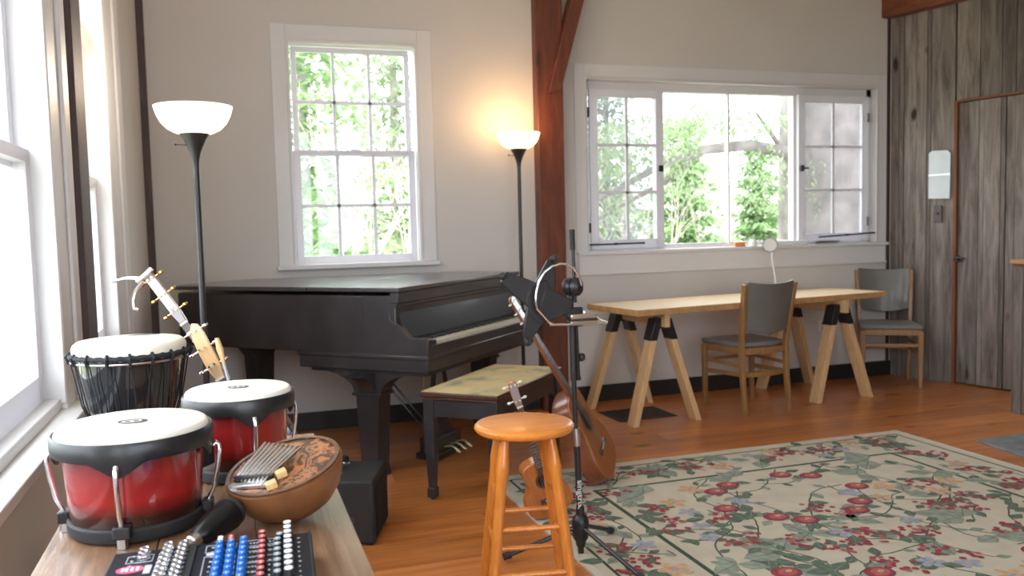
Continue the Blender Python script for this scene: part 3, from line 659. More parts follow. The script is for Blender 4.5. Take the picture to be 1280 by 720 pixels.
# ------------------------------------------------------------------ chairs
def make_chair(label, loc, rz):
    """sitter faces local +y"""
    t = thing('side_chair', label, 'chair', loc, rz, 'wooden side chairs with grey vinyl')
    W = M['chairw']
    for s in (-1,1):
        # rear leg and upright in one curved post
        b = MB(); pts = [(s*.185,-.235,0,.015),(s*.185,-.205,.25,.019),(s*.186,-.195,.46,.022),(s*.194,-.215,.62,.021),(s*.208,-.262,.885,.018)]
        vs = []; fs = []
        for i, (x_,y_,z_,h_) in enumerate(pts):
            for a, c_ in ((-1,-1),(1,-1),(1,1),(-1,1)): vs.append((x_+a*.0145, y_+c_*h_, z_))
        for i in range(len(pts)-1):
            for k in range(4): fs.append((i*4+k, i*4+(k+1)%4, (i+1)*4+(k+1)%4, (i+1)*4+k))
        fs += [(3,2,1,0),(16,17,18,19)]; b.add(vs, fs); b.build('rear_leg', W, t, bevel=.004)
        b = MB(); x_ = s*.205; y_ = .19
        b.add([(x_+a*.013,y_+c_*.013,0) for a,c_ in((-1,-1),(1,-1),(1,1),(-1,1))]+[(x_+a*.020,y_+c_*.020,.44) for a,c_ in((-1,-1),(1,-1),(1,1),(-1,1))],[(3,2,1,0),(4,5,6,7),(0,1,5,4),(1,2,6,5),(2,3,7,6),(3,0,4,7)]); b.build('front_leg', W, t, bevel=.004)
        MB().beam((s*.177,-.19,.27),(s*.203,.19,.255),.016,.028).build('stretcher', W, t, bevel=.003)
        MB().beam((s*.178,-.19,.33),(s*.203,.19,.33),.014,.024).build('stretcher', W, t, bevel=.003)
    cv = [(-.178+.356*i/10, -.19-.035*math.sin(PI*i/10)) for i in range(11)]
    b = MB(); b.prism(cv+[(x_, y_+.018) for x_, y_ in reversed(cv)], .25, .285); b.build('stretcher', W, t, bevel=.003)
    MB().beam((-.2,.19,.33),(.2,.19,.33),.014,.024).build('stretcher', W, t, bevel=.003)
    ap = MB().prism([(-.215,.205),(.215,.205),(.188,-.205),(.10,-.228),(0,-.235),(-.10,-.228),(-.188,-.205)], .405, .452); ap.build('seat_rail', W, t, bevel=.005)
    se = [(-.222,.215),(.222,.215),(.196,-.165),(.10,-.21),(0,-.222),(-.10,-.21),(-.196,-.165)]
    MB().prism(se, .452, .486).build('seat', M['vinylseat'], t, bevel=.012)
    # curved back panel
    b = MB(); n = 12; vs = []; fs = []
    rows = [(.885,-.265),(.78,-.246),(.68,-.228),(.575,-.212)]
    for side, off in ((0,-.014),(1,.014)):
        for (z_, y_) in rows:
            for i in range(n+1):
                u_ = i/n*2-1; w_ = .192 if z_ > .7 else .181
                zz = z_ + (.016*(u_*u_) if z_ > .88 else 0) - (.03*(1-u_*u_)-.0 if z_ < .6 else 0)
                vs.append((u_*w_, y_-.042*(1-u_*u_)+off+.004, zz))
    nr = len(rows); st = nr*(n+1)
    for s0 in (0, st):
        for r_ in range(nr-1):
            for i in range(n): a = s0+r_*(n+1)+i; fs.append((a,a+1,a+n+2,a+n+1))
    for i in range(n): fs.append((i,i+1,st+i+1,st+i)); a = (nr-1)*(n+1)+i; fs.append((a,a+1,st+a+1,st+a))
    for r_ in range(nr-1):
        a = r_*(n+1); fs.append((a,a+n+1,st+a+n+1,st+a)); a += n; fs.append((a,a+n+1,st+a+n+1,st+a))
    b.add(vs, fs); b.build('backrest', M['vinyl'], t, bevel=.006)
    return t
ch = make_chair('grey vinyl and wood chair with its back to the viewer, tucked at the pine board', (3.405,5.185,0), R(5))
dup(ch, 'grey vinyl and wood chair facing the room in the corner by the board wall', (4.89,5.475,0), R(180-34))

# ------------------------------------------------------------------ desk lamp
dl = thing('desk_lamp', 'small grey round-headed desk lamp with bent stem on the pine board', 'desk lamp', (3.90,5.55,.762), R(20))
MB().lathe([(.0,0),(.07,0),(.07,.012),(.05,.02),(.0,.022)],28).build('base', M['lime'], dl)
MB().tube([(.02,0,.02),(.015,0,.10),(-.005,0,.18),(-.03,-.0,.27),(-.04,-.01,.31)], .006, 10).build('stem', M['paper'], dl)
hm = Matrix.Translation((-.035,.015,.365)) @ Matrix.Rotation(R(-52), 4, 'Z') @ Matrix.Rotation(R(97), 4, 'X')
MB().lathe([(.0,-.07),(.03,-.065),(.042,-.045),(.048,0),(.058,.045),(.054,.045),(.044,.0),(.0,-.01)],28,hm).build('lamp_head', M['lime'], dl)
MB().lathe([(.0,.034),(.05,.034),(.05,.037),(.0,.037)],24,hm).build('diffuser', M['paper'], dl)

# things on the long window's sill
SZ = 1.109
tag(MB().prism([(-.05,-.02),(.03,-.03),(.06,.0),(.045,.02),(-.03,.025)], SZ, SZ+.035, 'xy', Matrix.Translation((3.76,5.80,0))).build('sponge', M['orange'], bevel=.006), 'small orange object lying on the sill below the fixed lights', 'trinket')
tag(MB().lathe([(.0,0),(.028,0),(.03,.02),(.022,.05),(.0,.052)],16,Matrix.Translation((3.885,5.80,SZ))).build('small_cup', M['paper'], bevel=.001), 'little white cup on the sill next to the orange object', 'cup')
tag(MB().box(4.03,4.36,5.775,5.83,SZ,SZ+.018).box(4.04,4.38,5.785,5.83,SZ+.018,SZ+.032).build('paper_bundle', M['paper'], bevel=.002), 'pale flat bundle of papers on the sill beneath the window mullion', 'papers')
tag(MB().box(4.44,4.66,5.78,5.84,SZ,SZ+.012).tube([(4.46,5.80,SZ+.02),(4.7,5.81,SZ+.018)],.008,8).build('window_crank', M['steel'], bevel=.002), 'dark metal handle piece lying on the sill under the last casement', 'tool')
o = MB().box(4.50,4.565,5.802,5.809,.40,.49).build('power_outlet', M['paper'], bevel=.002); tag(o, 'beige double power outlet on the wall behind the sawhorse leg', 'outlet')
MB().box(4.52,4.545,5.799,5.803,.455,.475).box(4.52,4.545,5.799,5.803,.415,.435).build('socket', M['steel'], o)
# wall plate pieces on boards
o = MB().prism([(.346,1.445),(.522,1.440),(.526,1.79),(.50,1.815),(.37,1.82),(.346,1.80)], -.012, -.002, 'xz', WM).build('notice_panel', M['plate'], bevel=.002)
tag(o, 'pale greenish-white sheet with clipped corners pinned on the weathered boards', 'panel')
MB().box(.346,.524,-.0135,-.0118,1.625,1.632,WM).build('crease', M['steel'], o)
o = MB().box(.392,.458,-.012,-.002,1.262,1.39,WM).build('light_switch', mat('switch_brown', (.09,.075,.07), .5), bevel=.002); tag(o, 'brown light switch plate on the boards below the pale sheet', 'switch')
MB().box(.415,.435,-.022,-.010,1.318,1.336,WM).build('toggle', M['black'], o, bevel=.002)

# cabinet at the edge of view
cb = thing('rustic_cabinet', 'weathered board cabinet standing at the edge of view near the plank door', 'cabinet', (4.865,4.31,0))
b = MB(); 
for i in range(5): b.box(0,.03,-.16*(i+1)+.002,-.16*i-.002,0,.965)
b.box(.03,.55,-.8,-.002,0,.965); b.build('carcass', M['barn'], cb, bevel=.003)
for y0_ in (-.07,-.8): MB().box(-.012,.0,y0_,y0_+.074,0,.965).build('corner_post', M['barn'], cb, bevel=.003)
MB().box(-.03,.57,-.83,.015,.985,1.012).build('top', M['pineend'], cb, bevel=.004)
MB().box(-.01,.56,-.81,.0,.965,.985).build('cornice', M['barnred'], cb)
# hearth slab, floor vent
o = MB().prism([(4.05,3.83),(4.86,3.84),(4.86,2.6),(3.95,2.6),(4.0,3.47)], 0, .012).build('hearth_slab', M['stone'], bevel=.003); tag(o, 'flat grey stone slab on the floor in front of the weathered cabinet', 'slab')
v = MB().box(0,.42,-.012,.0,.0,.006)
v = MB(); v.box(0,.43,0,.012,0,.005); v.box(0,.43,.318,.33,0,.005); v.box(0,.012,0,.33,0,.005); v.box(.418,.43,0,.33,0,.005)
for i in range(14): v.box(.012,.418,.02+i*.0215,.03+i*.0215,0,.003)
v.box(.012,.418,.012,.318,0,.0012)
o = v.build('floor_vent', M['black'], smooth=0); o.location = (2.40,5.11,0.0005); o.rotation_euler = (0,0,R(2)); tag(o, 'black metal floor vent set in the floor under the nearer sawhorse', 'vent')

# ------------------------------------------------------------------ floral rug
def rug():
    mats = [mat('rug_cream', (.62,.555,.44), .95, bump=.5, bscale=400, var=.07, vscale=9), mat('rug_green', (.035,.075,.04), .95), mat('rug_leaf_dark', (.10,.145,.10), .95, var=.3, vscale=40),
            mat('rug_leaf_grey', (.27,.31,.25), .95, var=.25, vscale=30), mat('rug_crimson', (.30,.035,.055), .95, var=.3, vscale=60), mat('rug_rose', (.42,.11,.10), .95, var=.3, vscale=60),
            mat('rug_peach', (.58,.37,.22), .95, var=.2, vscale=60), mat('rug_blue', (.33,.36,.45), .95, var=.2, vscale=60), mat('rug_edge', (.60,.56,.48), .95), mat('rug_plum', (.16,.05,.09), .95)]
    b = MB(); X0, X1, Y0, Y1, Zt = 1.23, 3.82, .9, 4.20, .010
    b.mi = 8; b.box(X0,X1,Y0,Y1,0.0005,Zt-.0006); b.mi = 0; b.box(X0+.035,X1-.035,Y0+.035,Y1-.035,.002,Zt)
    lvl = [0]
    def Zn(k):
        lvl[0] = (lvl[0]+1) % 220
        return Zt+.0003+k*.00026+lvl[0]*1.1e-6
    def strip(x0,x1,y0,y1,m,k=0): b.mi = m; zz = Zn(k); b.add([(x0,y0,zz),(x1,y0,zz),(x1,y1,zz),(x0,y1,zz)],[(0,1,2,3)])
    def border(d, w, m):
        strip(X0+d,X1-d,Y0+d,Y0+d+w,m); strip(X0+d,X1-d,Y1-d-w,Y1-d,m); strip(X0+d,X0+d+w,Y0+d,Y1-d,m); strip(X1-d-w,X1-d,Y0+d,Y1-d,m)
    border(.075,.013,1); border(.40,.022,1)
    rg = random.Random(12)
    def ell(x,y,a,b_,ang,m,k,n=12):
        b.mi = m; ca, sa = math.cos(ang), math.sin(ang); zz = Zn(k)
        b.add([(x+a*math.cos(2*PI*i/n)*ca-b_*math.sin(2*PI*i/n)*sa, y+a*math.cos(2*PI*i/n)*sa+b_*math.sin(2*PI*i/n)*ca, zz) for i in range(n)],[tuple(range(n))])
    def leaf(x,y,L,ang,m,k=3,w=.30):
        b.mi = m; pr = [(0,0),(.2,w*.6),(.45,w),(.75,w*.6),(1,0),(.75,-w*.6),(.45,-w),(.2,-w*.6)]; ca, sa = math.cos(ang), math.sin(ang); zz = Zn(k); z2 = Zn(k+1)
        b.add([(x+L*(u*ca-v*sa), y+L*(u*sa+v*ca), zz) for u,v in pr],[tuple(range(8))])
        b.mi = 1 if m == 3 else 3; b.add([(x+L*(u*ca-v*sa), y+L*(u*sa+v*ca), z2) for u,v in ((.05,.012),(.9,.006),(.9,-.006),(.05,-.012))],[(0,1,2,3)])
    def vine(pts, w=.0045, m=1):
        b.mi = m; P = [Vector((*p,0)) for p in pts]
        vs = []; zz = Zn(1)
        for i,p in enumerate(P):
            t = (P[min(i+1,len(P)-1)]-P[max(i-1,0)]).normalized(); n_ = Vector((-t.y,t.x,0))*w
            vs += [(p.x+n_.x,p.y+n_.y,zz),(p.x-n_.x,p.y-n_.y,zz)]
        b.add(vs, [(2*i,2*i+1,2*i+3,2*i+2) for i in range(len(P)-1)])
    def cluster(x,y,n=20,r=.085,m=4,br=.0135):
        ang = rg.uniform(0,PI)
        for i in range(n):
            a = rg.uniform(0,2*PI); q = r*math.sqrt(rg.random()); px = q*math.cos(a)*1.35; py = q*math.sin(a)*.75
            ell(x+px*math.cos(ang)-py*math.sin(ang), y+px*math.sin(ang)+py*math.cos(ang), br, br, 0, m if rg.random() < .75 else (5 if m == 4 else 4), 4+i%4, 8)
        for _ in range(3): leaf(x+rg.uniform(-.1,.1), y+rg.uniform(-.09,.09), rg.uniform(.07,.11), rg.uniform(0,2*PI), 2)
    def plum(x,y):
        ell(x,y,.060,.050,0,9,5,16); ell(x-.003,y+.003,.054,.045,0,4,6,16); ell(x+.006,y+.002,.040,.032,.3,5,7,14); ell(x+.014,y+.008,.016,.010,.3,6,8,10)
        leaf(x+.05,y+.03,.09,rg.uniform(-.6,.9),2); leaf(x-.05,y-.03,.08,rg.uniform(2.5,4),3)
    def blossom(x,y,s=.045,m=6):
        a0 = rg.uniform(0,2)
        for i in range(5): a = a0+2*PI*i/5; ell(x+s*math.cos(a),y+s*math.sin(a),s*.72,s*.5,a,m,4,10)
        ell(x,y,s*.3,s*.3,0,7 if m == 6 else 6,6,8)
    plums = [(2.614,3.671),(2.743,3.601),(2.276,3.623),(2.167,3.554),(2.078,3.323),(2.836,3.375),(2.693,3.183),(2.598,3.091),(2.219,3.146),(2.313,3.067),(1.893,2.622),(2.203,2.5),(2.9,2.45),(3.1,2.62)]
    berries = [(1.98,4.0),(2.303,3.99),(2.944,4.0),(3.526,4.02),(3.60,3.702),(2.485,3.156),(1.934,2.966),(2.27,2.758),(2.446,2.836),(2.639,2.784),(2.588,2.561),(1.42,2.882),(2.974,3.016),(3.073,2.976),(1.755,3.221),(3.162,3.311),(2.327,2.534),(1.476,3.508),(3.029,2.678),(3.62,3.2),(3.62,2.7)]
    dl_ = [(2.045,3.93),(3.487,3.98),(3.583,3.909),(1.71,3.383),(1.40,3.955),(1.9,2.746),(2.064,2.575),(1.45,2.7)]
    big = [(1.83,3.65),(3.2,3.72),(2.0,2.80),(2.95,2.85)]
    for x,y in plums: plum(x,y)
    for x,y in berries: cluster(x,y)
    for x,y in dl_:
        a0 = rg.uniform(0,2*PI)
        for i in range(4): leaf(x,y,rg.uniform(.08,.12),a0+i*1.3+rg.uniform(-.2,.2),2)
    for x,y in big:
        a0 = rg.uniform(0,2)
        for i in range(4): leaf(x,y,rg.uniform(.15,.2),a0+i*.8,3,w=.36)
    for i in range(9): vine([(1.72+i*.0+.0,0)]*2) if 0 else None
    # winding stems with leaves along them, field and border
    def wander(x,y,a,n,lim,curl=.28):
        pts = []
        for i in range(n):
            pts.append((x,y)); a += rg.uniform(-curl,curl)+.10*math.sin(i*.35); x += .032*math.cos(a); y += .032*math.sin(a)
            if not (lim[0] < x < lim[1] and lim[2] < y < lim[3]): a += 2.2; x = min(max(x,lim[0]),lim[1]); y = min(max(y,lim[2]),lim[3])
            if i % 4 == 2: leaf(x,y,rg.uniform(.055,.095),a+rg.choice((-1,1))*rg.uniform(.5,1.1),rg.choice((2,2,3)))
        vine(pts, .0035)
    F = (1.68,3.38,.95,3.76); 
    for i in range(44): wander(rg.uniform(F[0],F[1]),rg.uniform(1.2,F[3]),rg.uniform(0,6.28),24,F)
    for lim, n in (((1.34,3.72,3.83,4.10),11),((1.34,1.60,.95,4.0),13),((3.46,3.70,.95,4.0),12)):
        for i in range(n): wander(rg.uniform(lim[0],lim[1]),rg.uniform(lim[2],lim[3]),rg.uniform(0,6.28),18,lim)
    used = list(plums+berries+big)
    def free(x,y,d): return all((x-a)**2+(y-c_)**2 > d*d for a,c_ in used)
    zones = [(1.70,3.36,.98,3.74),(1.35,3.70,3.86,4.08),(1.35,1.58,.98,4.0),(3.48,3.69,.98,4.0)]
    for z_, n in zip(zones, (210,60,80,80)):
        for _ in range(n):
            x,y = rg.uniform(z_[0],z_[1]), rg.uniform(z_[2],z_[3])
            if not free(x,y,.105): continue
            used.append((x,y)); q = rg.random()
            if q < .28: blossom(x,y,rg.uniform(.03,.042),6)
            elif q < .50: blossom(x,y,rg.uniform(.024,.034),7)
            elif q < .68: cluster(x,y,13,.06)
            elif q < .80: [leaf(x,y,rg.uniform(.07,.12),rg.uniform(0,6.28),2) for _ in range(3)]
            else: [leaf(x,y,rg.uniform(.10,.15),rg.uniform(0,6.28),3,w=.34) for _ in range(3)]
    o = b.build('area_rug', mats, smooth=0)
    tag(o, 'cream area rug with green border lines, red berries, plums and leafy vines', 'rug')
rug()

# ------------------------------------------------------------------ round stool
st = thing('wooden_stool', 'round orange varnished wooden stool standing before the piano bench', 'stool', (.905,2.672,0), R(0))
MB().lathe([(.0,.622),(.135,.622),(.158,.627),(.166,.637),(.166,.645),(.160,.652),(.148,.655),(.0,.655)],56).build('seat', M['stool'], st)
SL = []
for a in (214, 304, 34, 124):
    a = R(a)
    top = Vector((math.cos(a)*.105, math.sin(a)*.105, .625)); bot = Vector((math.cos(a)*.205, math.sin(a)*.205, 0)); SL.append((top, bot))
    fr = [0,.05,.10,.14,.17,.20,.24,.55,.80,.93,.96,1]; rr = [.015,.017,.019,.021,.022,.020,.0185,.018,.016,.0135,.0145,.0125]
    MB().tube([top.lerp(bot,q) for q in fr], rr, 14).build('leg', M['stoolz'], st)
for i, hs in zip(range(4), ((.33,.185),(.42,.27),(.32,.18),(.42,.27))):
    for h_ in hs:
        A, B_ = SL[i], SL[(i+1)%4]; p = A[0].lerp(A[1], 1-h_/.625); q = B_[0].lerp(B_[1], 1-h_/.625)
        MB().tube([p, p.lerp(q,.12), p.lerp(q,.5), p.lerp(q,.88), q], [.006,.0085,.0095,.0085,.006], 10).build('rung', M['stoolz'], st)

# ------------------------------------------------------------------ microphone stand
MX, MY, MZ = 1.268, 3.08, .0108
ms = thing('microphone_stand', 'black tripod microphone stand on the rug with white lettering and an X-shaped bracket', 'microphone stand', (MX,MY,MZ))
hub = MB().lathe([(.012,.02),(.018,.03),(.022,.05),(.030,.06),(.034,.085),(.034,.125),(.028,.145),(.018,.155),(.016,.19)],20); hub.tube([(0,0,.0),(0,0,.03)],.012,12); hub.build('hub', M['black'], ms)
for dx_, dy_ in ((-.31,.04),(.205,.155),(.10,-.36)):
    d = Vector((dx_,dy_,0)); n_ = d.normalized()
    lg = MB().tube([n_*.02+Vector((0,0,.105)), d*.93+Vector((0,0,.018))], .0095, 12).build('leg', M['blackm'], ms)
    MB().tube([d*.90+Vector((0,0,.019)), d+Vector((0,0,.0125))], [.0145,.0135], 12).build('rubber_foot', M['rubber'], lg)
MB().tube([(0,0,.15),(-.010,0,.46)], .0125, 16).build('lower_tube', M['blackm'], ms)
MB().tube([(-.010,0,.43),(-.012,0,.47),(-.013,0,.50)], [.014,.0165,.014], 16).build('clutch', M['steel'], ms)
MB().tube([(-.013,0,.50),(-.022,0,1.03)], .0095, 14).build('upper_tube', M['blackm'], ms)
MB().tube([(-.016,0,.69),(-.018,0,.90)], .0135, 14).build('sleeve', M['black'], ms)
# tilting clutch and boom
cl = Matrix.Translation((-.018,-.01,1.055)) @ Matrix.Rotation(R(-38), 4, 'Z') @ Matrix.Rotation(R(90), 4, 'Y')
MB().lathe([(.0,-.040),(.020,-.038),(.031,-.030),(.035,-.018),(.035,-.006),(.030,-.004),(.030,.000),(.036,.002),(.038,.014),(.033,.028),(.022,.037),(.0,.042)],24,cl).build('boom_clutch', M['black'], ms)
MB().tube([(-.004,.02,1.27),(.004,.02,.98),(.012,.02,.69)], .0068, 12).build('boom', M['blackm'], ms)
MB().tube([(-.0045,.02,1.275),(-.003,.02,1.195)], .0105, 14).build('boom_grip', M['rubber'], ms)
MB().lathe([(.006,0),(.016,.004),(.018,.012),(.014,.022),(.0,.024)],16,Matrix.Translation((.014,.02,.775)) @ Matrix.Rotation(R(90),4,'Y')).build('knob', M['black'], ms)
MB().tube([(.012,.02,.70),(.0125,.02,.685)], .009, 10).build('boom_tip', M['black'], ms)
# X-shaped tablet bracket
xb = MB()
cxy = Vector((-.150,-.015,1.02-MZ))
arms_ = [((-.300,1.115),.024,.014),((-.106,1.170),.016,.012),((-.212,.875),.018,.012),((-.03,.985),.03,.016)]
def blade(b, p, q, w0, w1, th=.012):
    p = Vector(p); q = Vector(q); t = (q-p).normalized(); n_ = Vector((-t.z,0,t.x))
    vs = []
    for y_ in (-th, th):
        for k, (f_, w_) in enumerate(((0,w0),(.5,(w0+w1)*.55),(1,w1))):
            c_ = p.lerp(q,f_)+Vector((0,y_,0)); vs += [c_+n_*w_, c_-n_*w_]
    b.add(vs, [(0,1,3,2),(2,3,5,4),(6,8,9,7),(8,10,11,9),(0,2,8,6),(2,4,10,8),(1,7,9,3),(3,9,11,5),(0,6,7,1),(4,5,11,10)])
for (ax, az), w1, th in arms_: blade(xb, cxy, (ax,-.015,az-MZ), .052, w1, th*.6)
xb.prism([(-.215,1.03),(-.195,1.075),(-.13,1.10),(-.105,1.04),(-.09,.985),(-.06,.955),(-.13,.935),(-.165,.93),(-.20,.965)], -.024, -.004, 'xz', Matrix.Translation((0,0,-MZ)))
xo = xb.build('tablet_bracket', M['black'], ms, bevel=.004)
for (ax, az), w1, th in arms_[:3]:
    d = Vector((ax,0,az))-Vector((cxy.x,0,cxy.z)); d.normalize(); p = Vector((ax,-.015,az-MZ))
    MB().tube([p, p+d*.012+Vector((0,-.03,0)), p+d*.006+Vector((0,-.05,0))], [.012,.013,.009], 10).build('gripping_finger', M['rubber'], xo)
MB().box(-.09,.012,-.006,.012,.985-MZ,1.003-MZ).build('bracket_arm', M['steel'], ms, bevel=.002)
MB().box(-.035,.02,-.018,.022,.90,.975).build('bracket_clamp', M['black'], ms, bevel=.004)
text_mesh('singtrix', .038, 'lettering', M['paper'], ms, Matrix.Translation((-.004,-.0128,.296)) @ Matrix.Rotation(R(15),4,'Z') @ Matrix.Rotation(R(90), 4, 'Y') @ Matrix.Rotation(R(90), 4, 'X') @ Matrix.Rotation(R(0),4,'Z'), .0006, .0005)

# harmonica holder hung on the bracket
hh = thing('harmonica_holder', 'bent silver wire neck holder hanging over the black X-shaped bracket', 'harmonica holder', (MX,MY,0))
pts = [(.0,1.072),(-.010,1.108),(-.030,1.138),(-.058,1.155),(-.085,1.158),(-.118,1.150),(-.15,1.128),(-.172,1.095),(-.183,1.055),(-.186,1.02),(-.182,.992),(-.16,.968),(-.135,.940),(-.12,.932)]
MB().tube([(a,-.055,z_) for a,z_ in pts], .0048, 10).build('neck_wire', M['chrome'], hh)
MB().tube([(-.135,-.055,.930),(.10,-.058,.921)], .0055, 10).build('lower_bar', M['nickel'], hh)
MB().box(.03,.085,-.062,-.054,.922,.932).tube([(.02,-.05,.935),(.05,-.055,.955),(.075,-.055,.935),(.105,-.058,.924)], .004, 8).build('spring_clip', M['chrome'], hh)
MB().tube([(.012,-.045,.975),(.014,-.05,.94)],.005,8).lathe([(.0,-.004),(.012,-.004),(.012,.004),(.0,.004)],12,Matrix.Translation((.026,-.05,.965)) @ Matrix.Rotation(R(90),4,'X')).build('wing_nut', M['steel'], hh)
ha = thing('harmonica', 'small chrome harmonica clipped in the wire holder', 'harmonica', (MX,MY,0))
MB().box(-.058,.050,-.088,-.042,.928,.940).build('cover_plate', M['nickel'], ha, bevel=.002); 
MB().box(-.060,.052,-.084,-.046,.940,.948).build('comb', M['black'], ha)
MB().box(-.058,.050,-.088,-.042,.948,.966).build('cover_plate', M['nickel'], ha, bevel=.004)

# ------------------------------------------------------------------ guitars
def guitar(name, label, cat, mw, L, bw_, bl, bd, top, side, pegs=3, pegm=None, kind='acoustic', head=None, hl=None):
    """local z up the neck from the bottom of the body, x across, front faces -y"""
    t = thing(name, label, cat, mw=mw)
    # half outline of the body, z from 0 to bl
    if kind == 'electric':
        hp = [(0,0),(.30,.01),(.44,.08),(.5,.2),(.47,.36),(.40,.5),(.38,.62),(.44,.78),(.46,.92),(.40,1.03),(.30,1.02),(.22,.90),(.10,.86)]
    else:
        hp = [(0,0),(.22,.008),(.38,.05),(.47,.13),(.50,.24),(.475,.36),(.40,.47),(.345,.56),(.335,.63),(.36,.74),(.375,.82),(.35,.92),(.25,.98),(.10,1.0)]
    def smooth_(p):
        out = []
        for i in range(len(p)-1):
            p0 = p[max(i-1,0)]; p1 = p[i]; p2 = p[i+1]; p3 = p[min(i+2,len(p)-1)]
            for k in range(3):
                q = k/3; out.append(tuple(.5*((2*p1[j])+(-p0[j]+p2[j])*q+(2*p0[j]-5*p1[j]+4*p2[j]-p3[j])*q*q+(-p0[j]+3*p1[j]-3*p2[j]+p3[j])*q**3) for j in (0,1)))
        return out+[p[-1]]
    h_ = smooth_(hp); poly = [(x_*bw_, z_*bl) for x_,z_ in h_]+[(-x_*bw_, z_*bl) for x_,z_ in reversed(h_) if x_ > 1e-6]
    MB().prism(poly, -bd/2+.004, bd/2, 'xz').build('body', side, t, bevel=.004)
    MB().prism([(x_*.985, bl*.5+(z_-bl*.5)*.99) for x_,z_ in poly], -bd/2-.001, -bd/2+.005, 'xz').build('soundboard', top, t, bevel=.0015)
    nl = L-bl; nw = bw_*.13; hl = hl or nl*.30
    if kind != 'electric':
        F = Matrix.Translation((0,-bd/2-.001,bl*.66)) @ Matrix.Rotation(R(90),4,'X')
        MB().lathe([(.0,0),(bw_*.135,0),(bw_*.135,.001),(.0,.001)],32,F).build('sound_hole', M['felt'], t)
        MB().lathe([(bw_*.145,0),(bw_*.175,0),(bw_*.175,.0012),(bw_*.145,.0012)],32,F,cap=False).build('rosette', M['rosewood'], t)
    MB().box(-bw_*.20,bw_*.20,-bd/2-.009,-bd/2-.001,bl*.27,bl*.27+.024).build('bridge', M['rosewood'] if kind != 'electric' else M['chrome'], t, bevel=.002)
    MB().box(-bw_*.10,bw_*.10,-bd/2-.012,-bd/2-.009,bl*.27+.012,bl*.27+.016).build('saddle', M['ivory'], t)
    z0 = bl*(.80 if kind != 'electric' else .72); z1 = L-hl; yf = -bd/2-.004
    MB().add([(-nw*.6,yf,z0),(nw*.6,yf,z0),(nw*.46,yf,z1),(-nw*.46,yf,z1),(-nw*.35,yf+.022,z0),(nw*.35,yf+.022,z0),(nw*.3,yf+.017,z1),(-nw*.3,yf+.017,z1)],[(0,1,2,3),(4,7,6,5),(0,4,5,1),(1,5,6,2),(2,6,7,3),(3,7,4,0)]).build('neck', head or side, t, bevel=.003)
    fb = MB().add([(-nw*.6,yf-.004,z0),(nw*.6,yf-.004,z0),(nw*.46,yf-.004,z1),(-nw*.46,yf-.004,z1),(-nw*.6,yf,z0),(nw*.6,yf,z0),(nw*.46,yf,z1),(-nw*.46,yf,z1)],[(0,1,2,3),(4,7,6,5),(0,4,5,1),(1,5,6,2),(2,6,7,3),(3,7,4,0)])
    fbo = fb.build('fretboard', M['rosewood'], t)
    fr = MB(); sl = z1-bl*.28
    for i in range(1, 18):
        z_ = z1-sl*(1-2**(-i/12)); 
        if z_ > z0: fr.box(-nw*.5,nw*.5,yf-.0058,yf-.004,z_-.0013,z_+.0013)
    fr.build('fret', M['chrome'], fbo)
    MB().box(-nw*.47,nw*.47,yf-.008,yf,z1-.002,z1+.004).build('nut', M['ivory'], t)
    hw = nw*.62
    hd = MB().prism([(-nw*.45,z1),(nw*.45,z1),(hw,z1+hl*.18),(hw*1.05,L-.01),(hw*.5,L),(-hw*.5,L),(-hw*1.05,L-.01),(-hw,z1+hl*.18)] if kind != 'electric' else [(-nw*.45,z1),(nw*.45,z1),(nw*.5,z1+hl*.1),(nw*.75,z1+hl*.22),(nw*.95,L-.035),(nw*.8,L-.008),(nw*.3,L),(-nw*.35,L-.02),(-nw*.62,z1+hl*.55),(-nw*.7,z1+hl*.25)], yf+.002, yf+.016, 'xz').build('headstock', head or side, t, bevel=.002)
    if kind != 'electric': MB().prism([(-nw*.40,z1+.008),(nw*.40,z1+.008),(hw*.92,z1+hl*.2),(hw*.95,L-.014),(hw*.4,L-.004),(-hw*.4,L-.004),(-hw*.95,L-.014),(-hw*.92,z1+hl*.2)], yf+.0005, yf+.002, 'xz').build('headstock_sheen', M['skysheen'], t)  # thin pale overlay painting the sky reflection on the headstock
    for sx_ in (-1,1):
        for i in range(pegs):
            z_ = z1+hl*(.25+.62*i/max(1,pegs-1))
            b = MB().tube([(sx_*hw*.9,yf+.010,z_),(sx_*(hw+.012),yf+.010,z_)], .003, 8); b.lathe([(.0,-.004),(.008,-.003),(.009,0),(.008,.003),(.0,.004)],12,Matrix.Translation((sx_*(hw+.019),yf+.010,z_)))
            b.tube([(sx_*hw*.5,yf+.004,z_),(sx_*hw*.5,yf-.008,z_)], .003, 8)
            b.build('tuning_peg', pegm or M['chrome'], t)
    sb = MB()
    ns = pegs*2
    for i in range(ns):
        u_ = (i/(ns-1)-.5)*nw*.8; sb.tube([(u_*1.15,-bd/2-.011,bl*.27+.014),(u_*.9,yf-.008,z1+.002),(u_*.8,yf-.004,z1+hl*.3)], .0006, 4)
    sb.build('strings', M['steel'], t)
    return t
def lean(bot, top_, facing):
    z = (Vector(top_)-Vector(bot)).normalized(); fdir = -Vector(facing); y = (fdir - z*fdir.dot(z)).normalized(); x = y.cross(z)
    m = Matrix.Identity(4)
    for i in range(3): m[i][0] = x[i]; m[i][1] = y[i]; m[i][2] = z[i]; m[i][3] = bot[i]
    return m
bA = (1.785,3.965,.045); tA = (1.258,3.97,.93)
guitar('acoustic_guitar', 'amber-topped acoustic guitar leaning on the end of the piano bench', 'guitar', lean(bA,tA,(.80,-.58,.3)), 1.045, .37, .47, .095, M['spruce'], M['mahog'], 3, M['ivory'])
bB = (1.315,3.52,.035); tB = (1.10,3.42,.648)
